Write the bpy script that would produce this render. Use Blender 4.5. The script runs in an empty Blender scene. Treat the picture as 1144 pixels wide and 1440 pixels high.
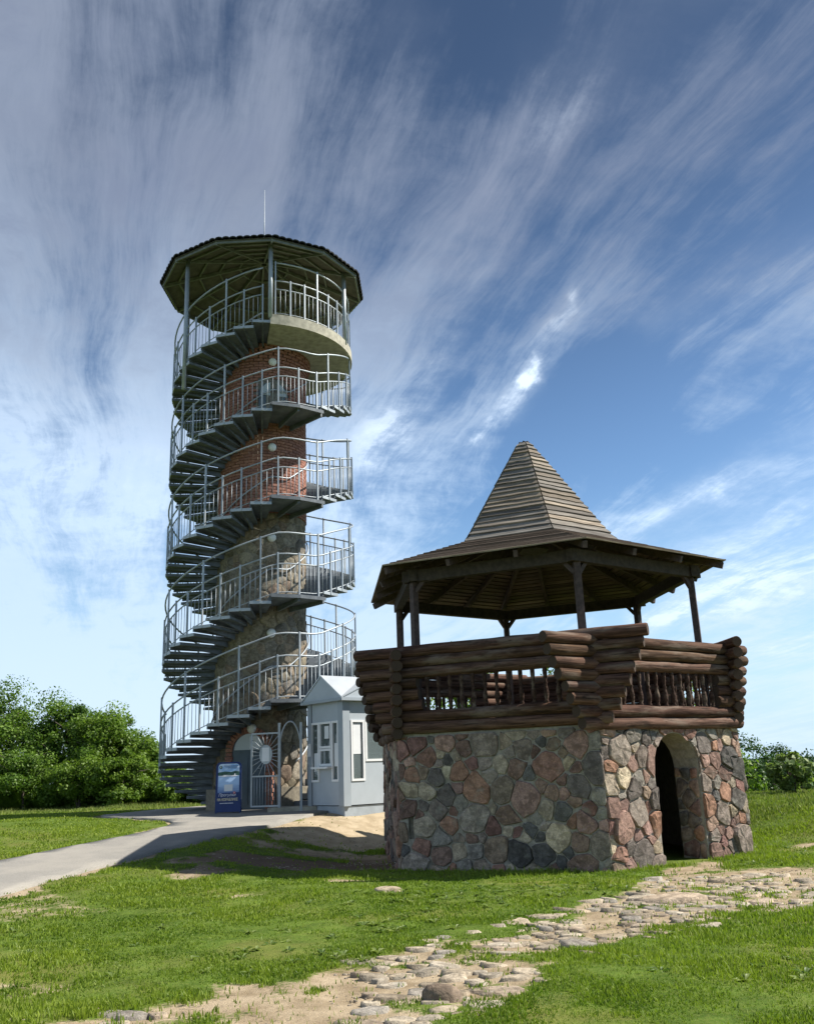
import bpy, bmesh, math, random
import numpy as np
from mathutils import Matrix, Vector
random.seed(7); rng = np.random.default_rng(7)
C = bpy.context.scene.collection
PI = math.pi
R_ = math.radians

# ------------------------------------------------------------------ camera, sky, sun, exposure
sc = bpy.context.scene
EYE = Vector((0, 0, 1.5))
cd = bpy.data.cameras.new('camera'); cam = bpy.data.objects.new('camera', cd); C.objects.link(cam)
pitch, roll = R_(15.92), R_(-2.167)
fw = Vector((0, math.cos(pitch), math.sin(pitch))); rt = Vector((1, 0, 0)); up = Vector((0, -math.sin(pitch), math.cos(pitch)))
r2 = rt * math.cos(roll) + up * math.sin(roll); u2 = -rt * math.sin(roll) + up * math.cos(roll)
mw = Matrix((r2, u2, -fw)).transposed().to_4x4(); mw.translation = EYE
cam.matrix_world = mw
cd.sensor_fit = 'HORIZONTAL'; cd.sensor_width = 36; cd.lens = 36 * 1276.06 / 1144
cd.clip_start = .1; cd.clip_end = 12000
sc.camera = cam
sc.view_settings.view_transform = 'Standard'; sc.view_settings.look = 'None'
sc.view_settings.exposure = 1.22; sc.view_settings.gamma = 1; sc.view_settings.use_curve_mapping = False

SUN_AZ, SUN_EL = R_(4), R_(47)          # azimuth counter-clockwise from +x
sdir = Vector((math.cos(SUN_EL) * math.cos(SUN_AZ), math.cos(SUN_EL) * math.sin(SUN_AZ), math.sin(SUN_EL)))
sl = bpy.data.lights.new('sun', 'SUN'); sl.energy = 3.7; sl.angle = R_(.53); sl.color = (1, .945, .86)
so = bpy.data.objects.new('sun', sl); C.objects.link(so); so.rotation_euler = sdir.to_track_quat('Z', 'Y').to_euler(); so.location = (20, 0, 30)


class NT:
    """small node helper"""
    def __init__(s, tree): s.t = tree; s.n = tree.nodes; s.l = tree.links
    def node(s, typ, **kw):
        n = s.n.new(typ)
        for k, v in kw.items(): setattr(n, k, v)
        return n
    def put(s, sock, v):
        if v is None: return
        if isinstance(v, bpy.types.NodeSocket): s.l.new(v, sock)
        else: sock.default_value = v
    def m(s, op, a, b=None, c=None, clamp=False):
        n = s.node('ShaderNodeMath', operation=op, use_clamp=clamp)
        for i, v in enumerate((a, b, c)): s.put(n.inputs[i], v)
        return n.outputs[0]
    def comb(s, x, y, z):
        n = s.node('ShaderNodeCombineXYZ')
        for i, v in enumerate((x, y, z)): s.put(n.inputs[i], v)
        return n.outputs[0]
    def noise(s, vec, scale, detail=4, rough=.55, dist=0.):
        n = s.node('ShaderNodeTexNoise'); s.put(n.inputs['Vector'], vec); s.put(n.inputs['Scale'], scale)
        n.inputs['Detail'].default_value = detail; n.inputs['Roughness'].default_value = rough; n.inputs['Distortion'].default_value = dist
        return n.outputs[0]
    def vor(s, vec, scale, out=0, feature='F1'):
        n = s.node('ShaderNodeTexVoronoi', feature=feature); s.put(n.inputs['Vector'], vec); s.put(n.inputs['Scale'], scale)
        return n.outputs[out]
    def mix(s, f, a, b, mode='MIX'):
        n = s.node('ShaderNodeMix', data_type='RGBA', blend_type=mode)
        s.put(n.inputs[0], f); s.put(n.inputs[6], a if isinstance(a, bpy.types.NodeSocket) else (*a, 1)); s.put(n.inputs[7], b if isinstance(b, bpy.types.NodeSocket) else (*b, 1))
        return n.outputs[2]
    def ss(s, v, lo, hi, a=0., b=1.):
        n = s.node('ShaderNodeMapRange', interpolation_type='SMOOTHSTEP')
        s.put(n.inputs[0], v); s.put(n.inputs[1], lo); s.put(n.inputs[2], hi); s.put(n.inputs[3], a); s.put(n.inputs[4], b)
        return n.outputs[0]
    def ramp(s, f, stops):
        n = s.node('ShaderNodeValToRGB'); e = n.color_ramp.elements
        while len(e) < len(stops): e.new(.5)
        for x, (p, c) in zip(e, stops): x.position = p; x.color = (*c, 1)
        s.put(n.inputs[0], f); return n.outputs[0]
    def scale(s, vec, x, y, z):
        n = s.node('ShaderNodeVectorMath', operation='MULTIPLY'); s.put(n.inputs[0], vec); n.inputs[1].default_value = (x, y, z); return n.outputs[0]


w = bpy.data.worlds.new('World'); sc.world = w; w.use_nodes = True
T = NT(w.node_tree); T.n.clear()
tc = T.node('ShaderNodeTexCoord'); sp = T.node('ShaderNodeSeparateXYZ'); T.l.new(tc.outputs['Generated'], sp.inputs[0])
dx, dy, dz = sp.outputs
sky = T.node('ShaderNodeTexSky', sky_type='NISHITA', sun_disc=False, sun_elevation=SUN_EL, sun_rotation=PI / 2 - SUN_AZ)
sky.air_density = 1.3; sky.dust_density = .6; sky.ozone_density = 3.2
STR = .112
el = T.m('MAXIMUM', dz, 0.)
# cirrus sheet on a plane high above: streaks run almost straight away from the viewer
zc = T.m('ADD', el, .13)
px = T.m('DIVIDE', dx, zc); py = T.m('DIVIDE', dy, zc)
az = R_(16)
pu = T.m('ADD', T.m('MULTIPLY', px, math.cos(az)), T.m('MULTIPLY', py, math.sin(az)))
pv = T.m('SUBTRACT', T.m('MULTIPLY', py, math.cos(az)), T.m('MULTIPLY', px, math.sin(az)))
warp = T.noise(T.comb(T.m('MULTIPLY', pu, 1.), T.m('MULTIPLY', pv, .5), 0.), 1.1, 2, .5)
warp2 = T.noise(T.comb(pu, T.m('MULTIPLY', pv, .6), 7.), 4.2, 3, .55)
puw = T.m('ADD', pu, T.m('ADD', T.m('MULTIPLY', T.m('SUBTRACT', warp, .5), .55), T.m('MULTIPLY', T.m('SUBTRACT', warp2, .5), .085)))
n1 = T.noise(T.comb(T.m('MULTIPLY', puw, 1.25), T.m('MULTIPLY', pv, .55), 3.1), 1.5, 9, .64)
n2 = T.noise(T.comb(T.m('MULTIPLY', puw, 5.), T.m('MULTIPLY', pv, .62), 9.3), 1.35, 9, .68)
n3 = T.noise(T.comb(pu, pv, 21.), 1.5, 7, .6)
n4 = T.noise(T.comb(T.m('MULTIPLY', puw, 2.2), T.m('MULTIPLY', pv, 1.8), 5.), 3.2, 8, .68)
# gnomonic coordinates of the front half of the sky for the individual clouds
ys = T.m('MAXIMUM', dy, .02)
ga = T.m('DIVIDE', dx, ys); ge = T.m('DIVIDE', dz, ys)
wg = T.noise(tc.outputs['Generated'], 9., 5, .6); wg2 = T.noise(T.scale(tc.outputs['Generated'], 1, 1, 1), 26., 4, .6)
gaw = T.m('ADD', ga, T.m('ADD', T.m('MULTIPLY', T.m('SUBTRACT', wg, .5), .10), T.m('MULTIPLY', T.m('SUBTRACT', wg2, .5), .03)))
gew = T.m('ADD', ge, T.m('MULTIPLY', T.m('SUBTRACT', wg2, .5), .05))


def seg(p, q, w0, w1, s):
    """soft streak from p to q, widths w0..w1, strength s"""
    vx, vy = q[0] - p[0], q[1] - p[1]; L2 = vx * vx + vy * vy
    rx = T.m('SUBTRACT', gaw, p[0]); ry = T.m('SUBTRACT', gew, p[1])
    t = T.m('DIVIDE', T.m('ADD', T.m('MULTIPLY', rx, vx), T.m('MULTIPLY', ry, vy)), L2, clamp=True)
    ex = T.m('SUBTRACT', rx, T.m('MULTIPLY', t, vx)); ey = T.m('SUBTRACT', ry, T.m('MULTIPLY', t, vy))
    d2 = T.m('ADD', T.m('MULTIPLY', ex, ex), T.m('MULTIPLY', ey, ey))
    wd = T.m('ADD', w0, T.m('MULTIPLY', t, w1 - w0))
    return T.m('MULTIPLY', T.m('EXPONENT', T.m('MULTIPLY', T.m('DIVIDE', d2, T.m('MULTIPLY', wd, wd)), -1.)), s)


feat = None
for a in [((.085, .37), (.15, .44), .008, .013, .5), ((.15, .44), (.225, .56), .012, .012, .4), ((.163, .447), (.170, .466), .010, .009, .42),
          ((-.07, .25), (-.02, .38), .05, .045, .26), ((-.03, .37), (.06, .50), .035, .015, .35), ((.02, .30), (.10, .42), .02, .02, .2),
          ((.19, .24), (.36, .298), .012, .018, .32), ((.37, .302), (.66, .425), .020, .045, .36), ((.25, .205), (.60, .31), .03, .06, .36),
          ((.24, .15), (.42, .172), .012, .022, .4), ((.33, .10), (.55, .15), .012, .02, .3), ((.30, .18), (.60, .24), .02, .03, .3),
          ((-.75, .48), (-.30, .34), .13, .11, .32), ((.30, .52), (.7, .66), .02, .05, .22), ((.08, .60), (.24, .86), .03, .06, .16), ((.2, .8), (.45, 1.1), .05, .09, .14), ((.05, .75), (-.02, 1.05), .03, .07, .14)]:
    f = seg(*a); feat = f if feat is None else T.m('ADD', feat, f)
front = T.ss(dy, .05, .3)
feat = T.m('MULTIPLY', feat, front)
tex = T.m('ADD', T.m('MULTIPLY', n1, .40), T.m('ADD', T.m('MULTIPLY', n2, .42), T.m('MULTIPLY', n4, .18)))
leftness = T.ss(T.m('SUBTRACT', dx, T.m('MULTIPLY', dz, -.12)), -.30, .30, 1., 0.)
dens = T.m('ADD', T.m('MULTIPLY', leftness, .135), T.m('MULTIPLY', T.ss(dz, .05, .30, 1., 0.), .06))
cl = T.ss(T.m('ADD', tex, T.m('ADD', dens, T.m('MULTIPLY', T.m('SUBTRACT', n3, .5), .32))), .465, .67)
cl = T.m('MULTIPLY', cl, .84)
fmod = T.m('ADD', .25, T.m('MULTIPLY', T.ss(T.m('ADD', T.m('MULTIPLY', n4, .6), T.m('MULTIPLY', n2, .4)), .34, .64), 1.))
fe = T.m('MULTIPLY', feat, fmod)
cl = T.m('ADD', cl, fe, clamp=True)
# light through the cloud: pale low down, grey in the thick sheet overhead
lowc = T.mix(T.ss(dz, .0, .36), (2.9, 3.6, 4.35), (2.5, 3.25, 4.25))
ccol = T.mix(T.ss(dz, .26, .62), lowc, (1.40, 1.65, 2.15))
shade = T.m('MULTIPLY', T.ss(n1, .42, .66), T.m('MULTIPLY', T.ss(dz, .30, .60), leftness))
ccol = T.mix(T.m('MULTIPLY', shade, .55), ccol, (.95, 1.08, 1.42))
ccol = T.mix(T.m('MULTIPLY', T.ss(T.m('ADD', T.m('MULTIPLY', n4, .5), T.m('MULTIPLY', n3, .5)), .42, .62), T.m('MULTIPLY', T.ss(dz, .24, .55), .5)), ccol, (.80, .98, 1.5))
ccol = T.mix(T.m('MULTIPLY', T.ss(fe, .15, .9), .7), ccol, (4.3, 5.0, 5.8))
# clear sky: Nishita, deepened the way the photograph's blue is
skyc = T.mix(1., sky.outputs[0], (.43, .53, .64), 'MULTIPLY')
deep = T.mix(T.ss(dz, .05, .72), skyc, T.mix(1., skyc, (.40, .36, .335), 'MULTIPLY'))
hz = T.mix(T.m('MULTIPLY', T.ss(dz, -.04, .30, 1., 0.), .78), deep, (2.55, 3.5, 4.45))
col = T.mix(cl, hz, ccol)
bg = T.node('ShaderNodeBackground'); T.put(bg.inputs[0], col); bg.inputs[1].default_value = STR
wo = T.node('ShaderNodeOutputWorld'); T.l.new(bg.outputs[0], wo.inputs[0])

# ------------------------------------------------------------------ materials
def mat(name, rough=.8, metal=0., spec=.3):
    m = bpy.data.materials.new(name); m.use_nodes = True; t = NT(m.node_tree)
    b = t.n['Principled BSDF']; b.inputs['Roughness'].default_value = rough; b.inputs['Metallic'].default_value = metal
    b.inputs['Specular IOR Level'].default_value = spec
    return m, t, b
def bump(t, b, h, strength=.3, dist=.02):
    n = t.node('ShaderNodeBump'); n.inputs['Strength'].default_value = strength; n.inputs['Distance'].default_value = dist
    t.put(n.inputs['Height'], h); t.l.new(n.outputs[0], b.inputs['Normal'])
def objco(t): return t.node('ShaderNodeTexCoord').outputs['Object']
def oinfo(t):
    n = t.node('ShaderNodeObjectInfo'); return n.outputs['Color'], n.outputs['Random']
def rnd_offset(t, co, r):
    n = t.node('ShaderNodeVectorMath', operation='ADD'); t.put(n.inputs[0], co); t.put(n.inputs[1], t.comb(t.m('MULTIPLY', r, 37.), t.m('MULTIPLY', r, 91.), t.m('MULTIPLY', r, 53.)))
    return n.outputs[0]
M = {}
def simple(key, col, rough=.7, metal=0., var=.15, nscale=8., bs=.0):
    m, t, b = mat(key, rough, metal); co = objco(t)
    n = t.noise(co, nscale, 5, .6)
    lo = tuple(c * (1 - var) for c in col); hi = tuple(c * (1 + var) for c in col)
    t.put(b.inputs['Base Color'], t.mix(t.ss(n, .3, .7), lo, hi))
    if bs: bump(t, b, n, bs, .01)
    M[key] = m; return m
# field stone: base colour per stone, mineral speckle, veins, lichen
m, t, b = mat('field_stone', .82); c, r = oinfo(t); co = rnd_offset(t, objco(t), r)
sp1 = t.noise(co, 55, 3, .7); sp2 = t.noise(co, 7, 6, .65); sp3 = t.vor(co, 70)
colr = t.mix(t.ss(sp1, .36, .68), t.mix(1., c, (.74, .73, .73), 'MULTIPLY'), t.mix(1., c, (1.2, 1.19, 1.17), 'MULTIPLY'))
colr = t.mix(t.m('MULTIPLY', t.ss(sp2, .38, .64), .85), colr, t.mix(1., c, (.42, .40, .38), 'MULTIPLY'))
colr = t.mix(t.m('MULTIPLY', t.ss(t.noise(co, 16, 5, .7), .52, .66), .55), colr, t.mix(1., c, (1.5, 1.46, 1.4), 'MULTIPLY'))
colr = t.mix(t.m('MULTIPLY', t.ss(sp3, .0, .18, 1., 0.), .2), colr, (.42, .40, .37))
colr = t.mix(t.m('MULTIPLY', t.ss(t.noise(co, 3.2, 5, .6), .58, .72), .5), colr, (.30, .29, .24))
t.put(b.inputs['Base Color'], colr); bump(t, b, t.m('ADD', sp2, t.m('MULTIPLY', sp1, .35)), .75, .03); M['stone'] = m
m, t, b = mat('mortar', .95); co = objco(t); n = t.noise(co, 14, 6, .7); n_ = t.noise(co, 2.2, 4, .6)
t.put(b.inputs['Base Color'], t.mix(t.ss(n, .3, .7), t.mix(n_, (.19, .172, .14), (.26, .235, .19)), (.38, .345, .285))); bump(t, b, n, .8, .02); M['mortar'] = m
m, t, b = mat('old_mortar_tower', .95); co = objco(t); n = t.noise(co, 10, 6, .7)
t.put(b.inputs['Base Color'], t.mix(t.ss(n, .3, .7), (.17, .15, .115), (.28, .25, .19))); bump(t, b, n, .6, .02); M['mortar_t'] = m
m, t, b = mat('fired_brick', .88); c, r = oinfo(t); co = rnd_offset(t, objco(t), r); n = t.noise(co, 20, 5, .65)
t.put(b.inputs['Base Color'], t.mix(t.ss(n, .3, .75), t.mix(1., c, (.8, .8, .8), 'MULTIPLY'), t.mix(.35, t.mix(1., c, (1.25, 1.25, 1.25), 'MULTIPLY'), (.40, .30, .24)))); bump(t, b, n, .35, .01); M['brick'] = m
# logs: local x runs along the log
m, t, b = mat('stained_log', .85, spec=.12); c, r = oinfo(t); co = rnd_offset(t, t.scale(objco(t), 1., 1., 1.), r)
g1 = t.noise(t.scale(co, 1.6, 24, 24), 1., 6, .6, .4); g2 = t.noise(t.scale(co, 1.1, 5, 5), 1., 5, .6); cr = t.noise(t.scale(co, .7, 34, 34), 1., 3, .5)
kn = t.vor(t.scale(co, 2.2, 7, 7), 1.)
colr = t.mix(t.ss(g1, .3, .7), t.mix(1., c, (.4, .37, .35), 'MULTIPLY'), t.mix(1., c, (1.45, 1.45, 1.42), 'MULTIPLY'))
colr = t.mix(t.m('MULTIPLY', t.ss(g2, .48, .66), .7), colr, (.20, .155, .12))
colr = t.mix(t.m('MULTIPLY', t.ss(t.noise(t.scale(co, 2.5, 9, 9), 1., 5, .7), .52, .66), .6), colr, (.035, .022, .016))
colr = t.mix(t.m('MULTIPLY', t.ss(cr, .66, .72), .8), colr, (.02, .014, .01))
colr = t.mix(t.m('MULTIPLY', t.ss(kn, .06, .13, 1., 0.), .8), colr, (.03, .018, .012))
t.put(b.inputs['Base Color'], colr); bump(t, b, t.m('SUBTRACT', g1, t.m('MULTIPLY', t.ss(cr, .66, .72), 1.)), .9, .02); M['log'] = m
m, t, b = mat('log_end_grain', .9); c, r = oinfo(t); co = objco(t); ln = t.node('ShaderNodeVectorMath', operation='LENGTH'); t.put(ln.inputs[0], t.scale(co, 0, 1, 1))
rg = t.m('SINE', t.m('ADD', t.m('MULTIPLY', ln.outputs['Value'], 420.), t.m('MULTIPLY', t.noise(co, 30, 3), 5.)))
t.put(b.inputs['Base Color'], t.mix(t.ss(rg, -1., 1.), (.035, .023, .016), (.085, .056, .038))); M['log_end'] = m
# weathered boards, grain along local x
m, t, b = mat('weathered_board', .85); c, r = oinfo(t); co = rnd_offset(t, objco(t), r)
g1 = t.noise(t.scale(co, 1.5, 30, 30), 1., 6, .62, .3); g2 = t.noise(t.scale(co, 1.2, 6, 6), 1., 5, .6)
colr = t.mix(t.ss(g1, .3, .7), t.mix(1., c, (.5, .46, .42), 'MULTIPLY'), t.mix(1., c, (1.35, 1.33, 1.3), 'MULTIPLY'))
colr = t.mix(t.m('MULTIPLY', t.ss(g2, .5, .75), .55), colr, t.mix(1., c, (.45, .40, .36), 'MULTIPLY'))
t.put(b.inputs['Base Color'], colr); bump(t, b, g1, .5, .01); M['board'] = m
# galvanised / painted steel
m, t, b = mat('galvanised_steel', .48, .35, .5); co = objco(t); n = t.noise(co, 1.7, 5, .6); n2_ = t.noise(co, 22, 4, .6)
t.put(b.inputs['Base Color'], t.mix(t.ss(n, .3, .7), (.29, .325, .35), (.43, .465, .485))); t.put(b.inputs['Roughness'], t.ss(n2_, .2, .8, .38, .65)); M['steel'] = m
m, t, b = mat('grey_painted_tread', .6, .15, .4); co = objco(t); n = t.noise(co, 3, 5, .65)
t.put(b.inputs['Base Color'], t.mix(t.ss(n, .35, .7), (.095, .11, .125), (.165, .185, .20))); M['tread'] = m
simple('concrete', (.36, .34, .27), .9, 0, .22, 6, .3)
simple('black', (.004, .004, .004), .9)
simple('dark_wood', (.055, .042, .033), .75, 0, .3, 12, .3)
simple('post_wood', (.075, .052, .045), .7, 0, .3, 14, .3)
simple('roof_tile', (.045, .045, .047), .75, 0, .3, 9, .2)
simple('roof_lining', (.10, .093, .075), .85, 0, .25, 5)
simple('roof_frame', (.17, .18, .16), .6, .2, .2, 6)
simple('door_paint', (.105, .135, .155), .5, 0, .1, 3)
simple('paper', (.72, .74, .75), .8, 0, .04, 3)
simple('white_lamp', (.80, .80, .78), .35, 0, .03, 3)
simple('kiosk_panel', (.42, .465, .50), .42, 0, .05, 2.2)
simple('kiosk_plinth', (.35, .39, .42), .55, 0, .1, 5)
simple('kiosk_trim', (.34, .385, .42), .45, 0, .04, 3)
simple('white_pvc', (.78, .79, .79), .4, 0, .03, 3)
simple('kiosk_roof', (.50, .535, .56), .33, .25, .06, 3)
simple('kiosk_dark', (.05, .055, .06), .7)
simple('sign_navy', (.016, .036, .14), .35, 0, .1, 4)
simple('sign_white', (.75, .76, .78), .5, 0, .04, 4)
simple('sign_cream', (.72, .64, .44), .5, 0, .03, 4)
simple('sign_green', (.05, .12, .09), .5, 0, .4, 14)
simple('sign_red', (.5, .07, .06), .5, 0, .05, 4)
m, t, b = mat('sign_water_print', .3); co = objco(t); sz = t.node('ShaderNodeSeparateXYZ'); t.put(sz.inputs[0], co)
n = t.noise(t.scale(co, 3, 3, 16), 1.5, 5, .6)
t.put(b.inputs['Base Color'], t.mix(t.m('ADD', T and t.ss(sz.outputs[2], .32, .74), t.m('MULTIPLY', t.m('SUBTRACT', n, .5), .7), clamp=True), (.02, .06, .24), (.42, .60, .85))); M['sign_water'] = m
m, t, b = mat('sign_sky_print', .3); co = objco(t); n = t.noise(t.scale(co, 4, 4, 9), 1.5, 4, .6)
t.put(b.inputs['Base Color'], t.mix(t.ss(n, .35, .7), (.30, .52, .80), (.72, .80, .88))); M['sign_sky'] = m
m, t, b = mat('window_glass', .04, 0, .5); b.inputs['Base Color'].default_value = (.30, .36, .35, 1); b.inputs['Transmission Weight'].default_value = .7; b.inputs['IOR'].default_value = 1.5; M['glass'] = m
m, t, b = mat('white_window_glass', .15, 0, .5); b.inputs['Base Color'].default_value = (.42, .46, .45, 1); M['glass_pale'] = m

# ground: grass sward, bare soil and sand follow the 'bare' and 'sand' point attributes
def attr(t, n): a = t.node('ShaderNodeAttribute', attribute_name=n); return a.outputs['Fac']
m, t, b = mat('meadow_ground', .95, spec=.1); co = objco(t)
na = t.noise(co, .45, 5, .6); nb = t.noise(co, 3.2, 6, .62); nc = t.noise(co, 26, 4, .7); nd = t.noise(co, 90, 3, .7)
grass = t.mix(t.ss(nb, .3, .7), (.045, .085, .010), (.11, .175, .024)); grass = t.mix(t.m('MULTIPLY', t.ss(nc, .4, .7), .6), grass, (.14, .165, .035))
grass = t.mix(t.m('MULTIPLY', t.ss(na, .45, .68), .6), grass, (.20, .18, .055))
soil = t.mix(t.ss(nb, .3, .7), (.22, .165, .10), (.40, .32, .215)); soil = t.mix(t.m('MULTIPLY', t.ss(nd, .5, .75), .5), soil, (.50, .43, .32))
sandc = t.mix(t.ss(nb, .3, .7), (.31, .245, .155), (.45, .365, .25)); sandc = t.mix(t.m('MULTIPLY', t.ss(nd, .5, .75), .4), sandc, (.54, .46, .34))
soil = t.mix(attr(t, 'sand'), soil, sandc)
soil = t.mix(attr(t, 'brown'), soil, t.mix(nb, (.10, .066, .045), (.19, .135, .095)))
bf = t.ss(t.m('ADD', attr(t, 'bare'), t.m('ADD', t.m('MULTIPLY', t.m('SUBTRACT', nc, .5), .75), t.m('MULTIPLY', t.m('SUBTRACT', nb, .5), .9))), .36, .66)
far = attr(t, 'far'); forest = t.mix(t.ss(t.noise(co, .02, 6, .65), .35, .65), (.012, .030, .022), (.030, .055, .030))
t.put(b.inputs['Base Color'], t.mix(far, t.mix(bf, grass, soil), forest)); bump(t, b, t.m('ADD', nc, t.m('MULTIPLY', nd, .5)), .6, .03); M['ground'] = m
m, t, b = mat('gravel_asphalt', .93, spec=.15); co = objco(t); n = t.noise(co, 75, 3, .75); n2_ = t.noise(co, 1.4, 5, .6)
cc = t.mix(t.ss(n, .3, .7), (.18, .17, .15), (.32, .305, .275)); cc = t.mix(t.m('MULTIPLY', t.ss(n2_, .4, .7), .5), cc, (.35, .325, .28)); t.put(b.inputs['Base Color'], cc); bump(t, b, n, .4, .01); M['path'] = m

def leafmat(key, c0, c1, trans=.35, rough=.5):
    m, t, b = mat(key, rough, spec=.3); a = t.node('ShaderNodeAttribute', attribute_name='tint').outputs['Fac']
    colr = t.mix(a, c0, c1); t.put(b.inputs['Base Color'], colr)
    tr = t.node('ShaderNodeBsdfTranslucent'); t.put(tr.inputs[0], t.mix(1., colr, (1.3, 1.45, .7), 'MULTIPLY'))
    mx = t.node('ShaderNodeMixShader'); mx.inputs[0].default_value = trans
    t.l.new(b.outputs[0], mx.inputs[1]); t.l.new(tr.outputs[0], mx.inputs[2]); t.l.new(mx.outputs[0], t.n['Material Output'].inputs[0]); M[key] = m
leafmat('grass_blade', (.05, .115, .008), (.225, .29, .032), .35, .55)
leafmat('dry_grass_blade', (.085, .15, .022), (.27, .29, .085), .3, .7)
leafmat('tree_leaf_dark', (.04, .095, .011), (.15, .245, .032), .3)
leafmat('tree_leaf_bright', (.06, .125, .013), (.18, .27, .036), .35)
leafmat('tree_leaf_pale', (.05, .11, .02), (.22, .28, .09), .35)
leafmat('tree_leaf_deep', (.02, .055, .014), (.07, .14, .026), .25)
leafmat('weed_leaf', (.07, .13, .03), (.22, .27, .09), .3)
simple('bark', (.085, .07, .055), .9, 0, .35, 14, .5)

# ------------------------------------------------------------------ mesh builders
W = {}                                                              # world origin of every object (all parents unrotated)
class MB:
    def __init__(s): s.v = []; s.f = []; s.m = []
    def add(s, vs, fs, mi=0):
        o = len(s.v); s.v += [tuple(p) for p in vs]; s.f += [tuple(i + o for i in f) for f in fs]; s.m += [mi] * len(fs)
    def box(s, c, size, rot=None, mi=0):
        hx, hy, hz_ = size[0] / 2, size[1] / 2, size[2] / 2
        P = [Vector((x * hx, y * hy, z * hz_)) for x in (-1, 1) for y in (-1, 1) for z in (-1, 1)]
        if rot is not None: P = [rot @ p for p in P]
        c = Vector(c); s.add([p + c for p in P], [(0, 1, 3, 2), (4, 6, 7, 5), (0, 4, 5, 1), (2, 3, 7, 6), (0, 2, 6, 4), (1, 5, 7, 3)], mi)
    def bar(s, a, b, wd, ht=None, upv=(0, 0, 1), mi=0):
        a = Vector(a); b = Vector(b); d = b - a; L = d.length; d.normalize(); upv = Vector(upv)
        if abs(d.dot(upv)) > .99: upv = Vector((0, 1, 0))
        sx = d.cross(upv).normalized(); sz = sx.cross(d)
        s.box((a + b) / 2, (L, wd, ht or wd), Matrix((d, -sx, sz)).transposed(), mi)
    def tube(s, pts, r, n=6, closed=False, mi=0, caps=True):
        pts = [Vector(p) for p in pts]; N = len(pts); rs = r if isinstance(r, (list, tuple)) else [r] * N; rings = []
        prev = None
        for i, p in enumerate(pts):
            a = pts[(i - 1) % N] if closed or i > 0 else p; b_ = pts[(i + 1) % N] if closed or i < N - 1 else p
            d = (b_ - a).normalized()
            ref = Vector((0, 0, 1)) if abs(d.z) < .9 else Vector((1, 0, 0))
            if prev is not None: ref = prev
            x = (ref - d * ref.dot(d)).normalized(); y = d.cross(x); prev = x
            rings.append([p + x * (rs[i] * math.cos(k * 2 * PI / n)) + y * (rs[i] * math.sin(k * 2 * PI / n)) for k in range(n)])
        o = len(s.v); s.v += [tuple(q) for rg in rings for q in rg]
        for i in range(N if closed else N - 1):
            j = (i + 1) % N
            for k in range(n):
                s.f.append((o + i * n + k, o + i * n + (k + 1) % n, o + j * n + (k + 1) % n, o + j * n + k)); s.m.append(mi)
        if not closed and caps:
            s.f.append(tuple(o + k for k in reversed(range(n)))); s.m.append(mi); s.f.append(tuple(o + (N - 1) * n + k for k in range(n))); s.m.append(mi)
    def lathe(s, prof, c=(0, 0, 0), n=16, mi=0):
        """prof: (r, z) pairs"""
        o = len(s.v)
        for r, z in prof:
            for k in range(n):
                a = 2 * PI * k / n; s.v.append((c[0] + r * math.cos(a), c[1] + r * math.sin(a), c[2] + z))
        for i in range(len(prof) - 1):
            for k in range(n):
                s.f.append((o + i * n + k, o + i * n + (k + 1) % n, o + (i + 1) * n + (k + 1) % n, o + (i + 1) * n + k)); s.m.append(mi)
        s.f.append(tuple(o + k for k in reversed(range(n)))); s.m.append(mi)
        s.f.append(tuple(o + (len(prof) - 1) * n + k for k in range(n))); s.m.append(mi)
    def prism(s, poly, off, mi=0, smi=None):
        """closed 3-D polygon extruded by vector off"""
        n = len(poly); off = Vector(off); P = [Vector(p) for p in poly]; o = len(s.v)
        s.v += [tuple(p) for p in P] + [tuple(p + off) for p in P]
        s.f += [tuple(o + i for i in reversed(range(n))), tuple(o + n + i for i in range(n))]; s.m += [mi, mi]
        for i in range(n):
            j = (i + 1) % n; s.f.append((o + i, o + j, o + n + j, o + n + i)); s.m.append(mi if smi is None else smi)
def mesh_of(name, mb, mats, smooth=False, xf=None, fix=True):
    me = bpy.data.meshes.new(name)
    vs = mb.v if xf is None else [tuple(xf @ Vector(p)) for p in mb.v]
    me.from_pydata(vs, [], mb.f)
    for m_ in mats: me.materials.append(m_)
    if len(mats) > 1: me.polygons.foreach_set('material_index', mb.m)
    if fix:
        bm = bmesh.new(); bm.from_mesh(me); bmesh.ops.recalc_face_normals(bm, faces=bm.faces); bm.to_mesh(me); bm.free()
    if smooth: me.polygons.foreach_set('use_smooth', [True] * len(me.polygons))
    me.update(); return me
def link(name, me, parent=None, loc=(0, 0, 0), rot=None, color=None):
    o = bpy.data.objects.new(name, me); C.objects.link(o); loc = Vector(loc)
    pw = W[parent] if parent is not None else Vector((0, 0, 0))
    if parent is not None: o.parent = parent
    mt = (rot.to_4x4() if rot is not None else Matrix.Identity(4)).copy(); mt.translation = loc - pw
    o.matrix_basis = mt; W[o] = loc
    if color is not None: o.color = (*color, 1)
    return o
def part(name, mb, mats, parent, smooth=False, at=None, color=None, kind=None, label=None):
    """world-space builder -> one mesh object whose origin sits at `at`"""
    if not isinstance(mats, (list, tuple)): mats = [mats]
    loc = Vector(at) if at is not None else (W[parent] if parent is not None else Vector((0, 0, 0)))
    o = link(name, mesh_of(name, mb, mats, smooth, Matrix.Translation(-loc)), parent, loc, None, color)
    if kind: o['kind'] = kind
    if label: o['label'] = label
    return o
def thing(name, loc, label, cat, group=None):
    o = bpy.data.objects.new(name, None); C.objects.link(o); o.location = loc; W[o] = Vector(loc); o['label'] = label; o['category'] = cat
    o.empty_display_size = .3
    if group: o['group'] = group
    return o
def rotz(a): return Matrix.Rotation(a, 3, 'Z')

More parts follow.
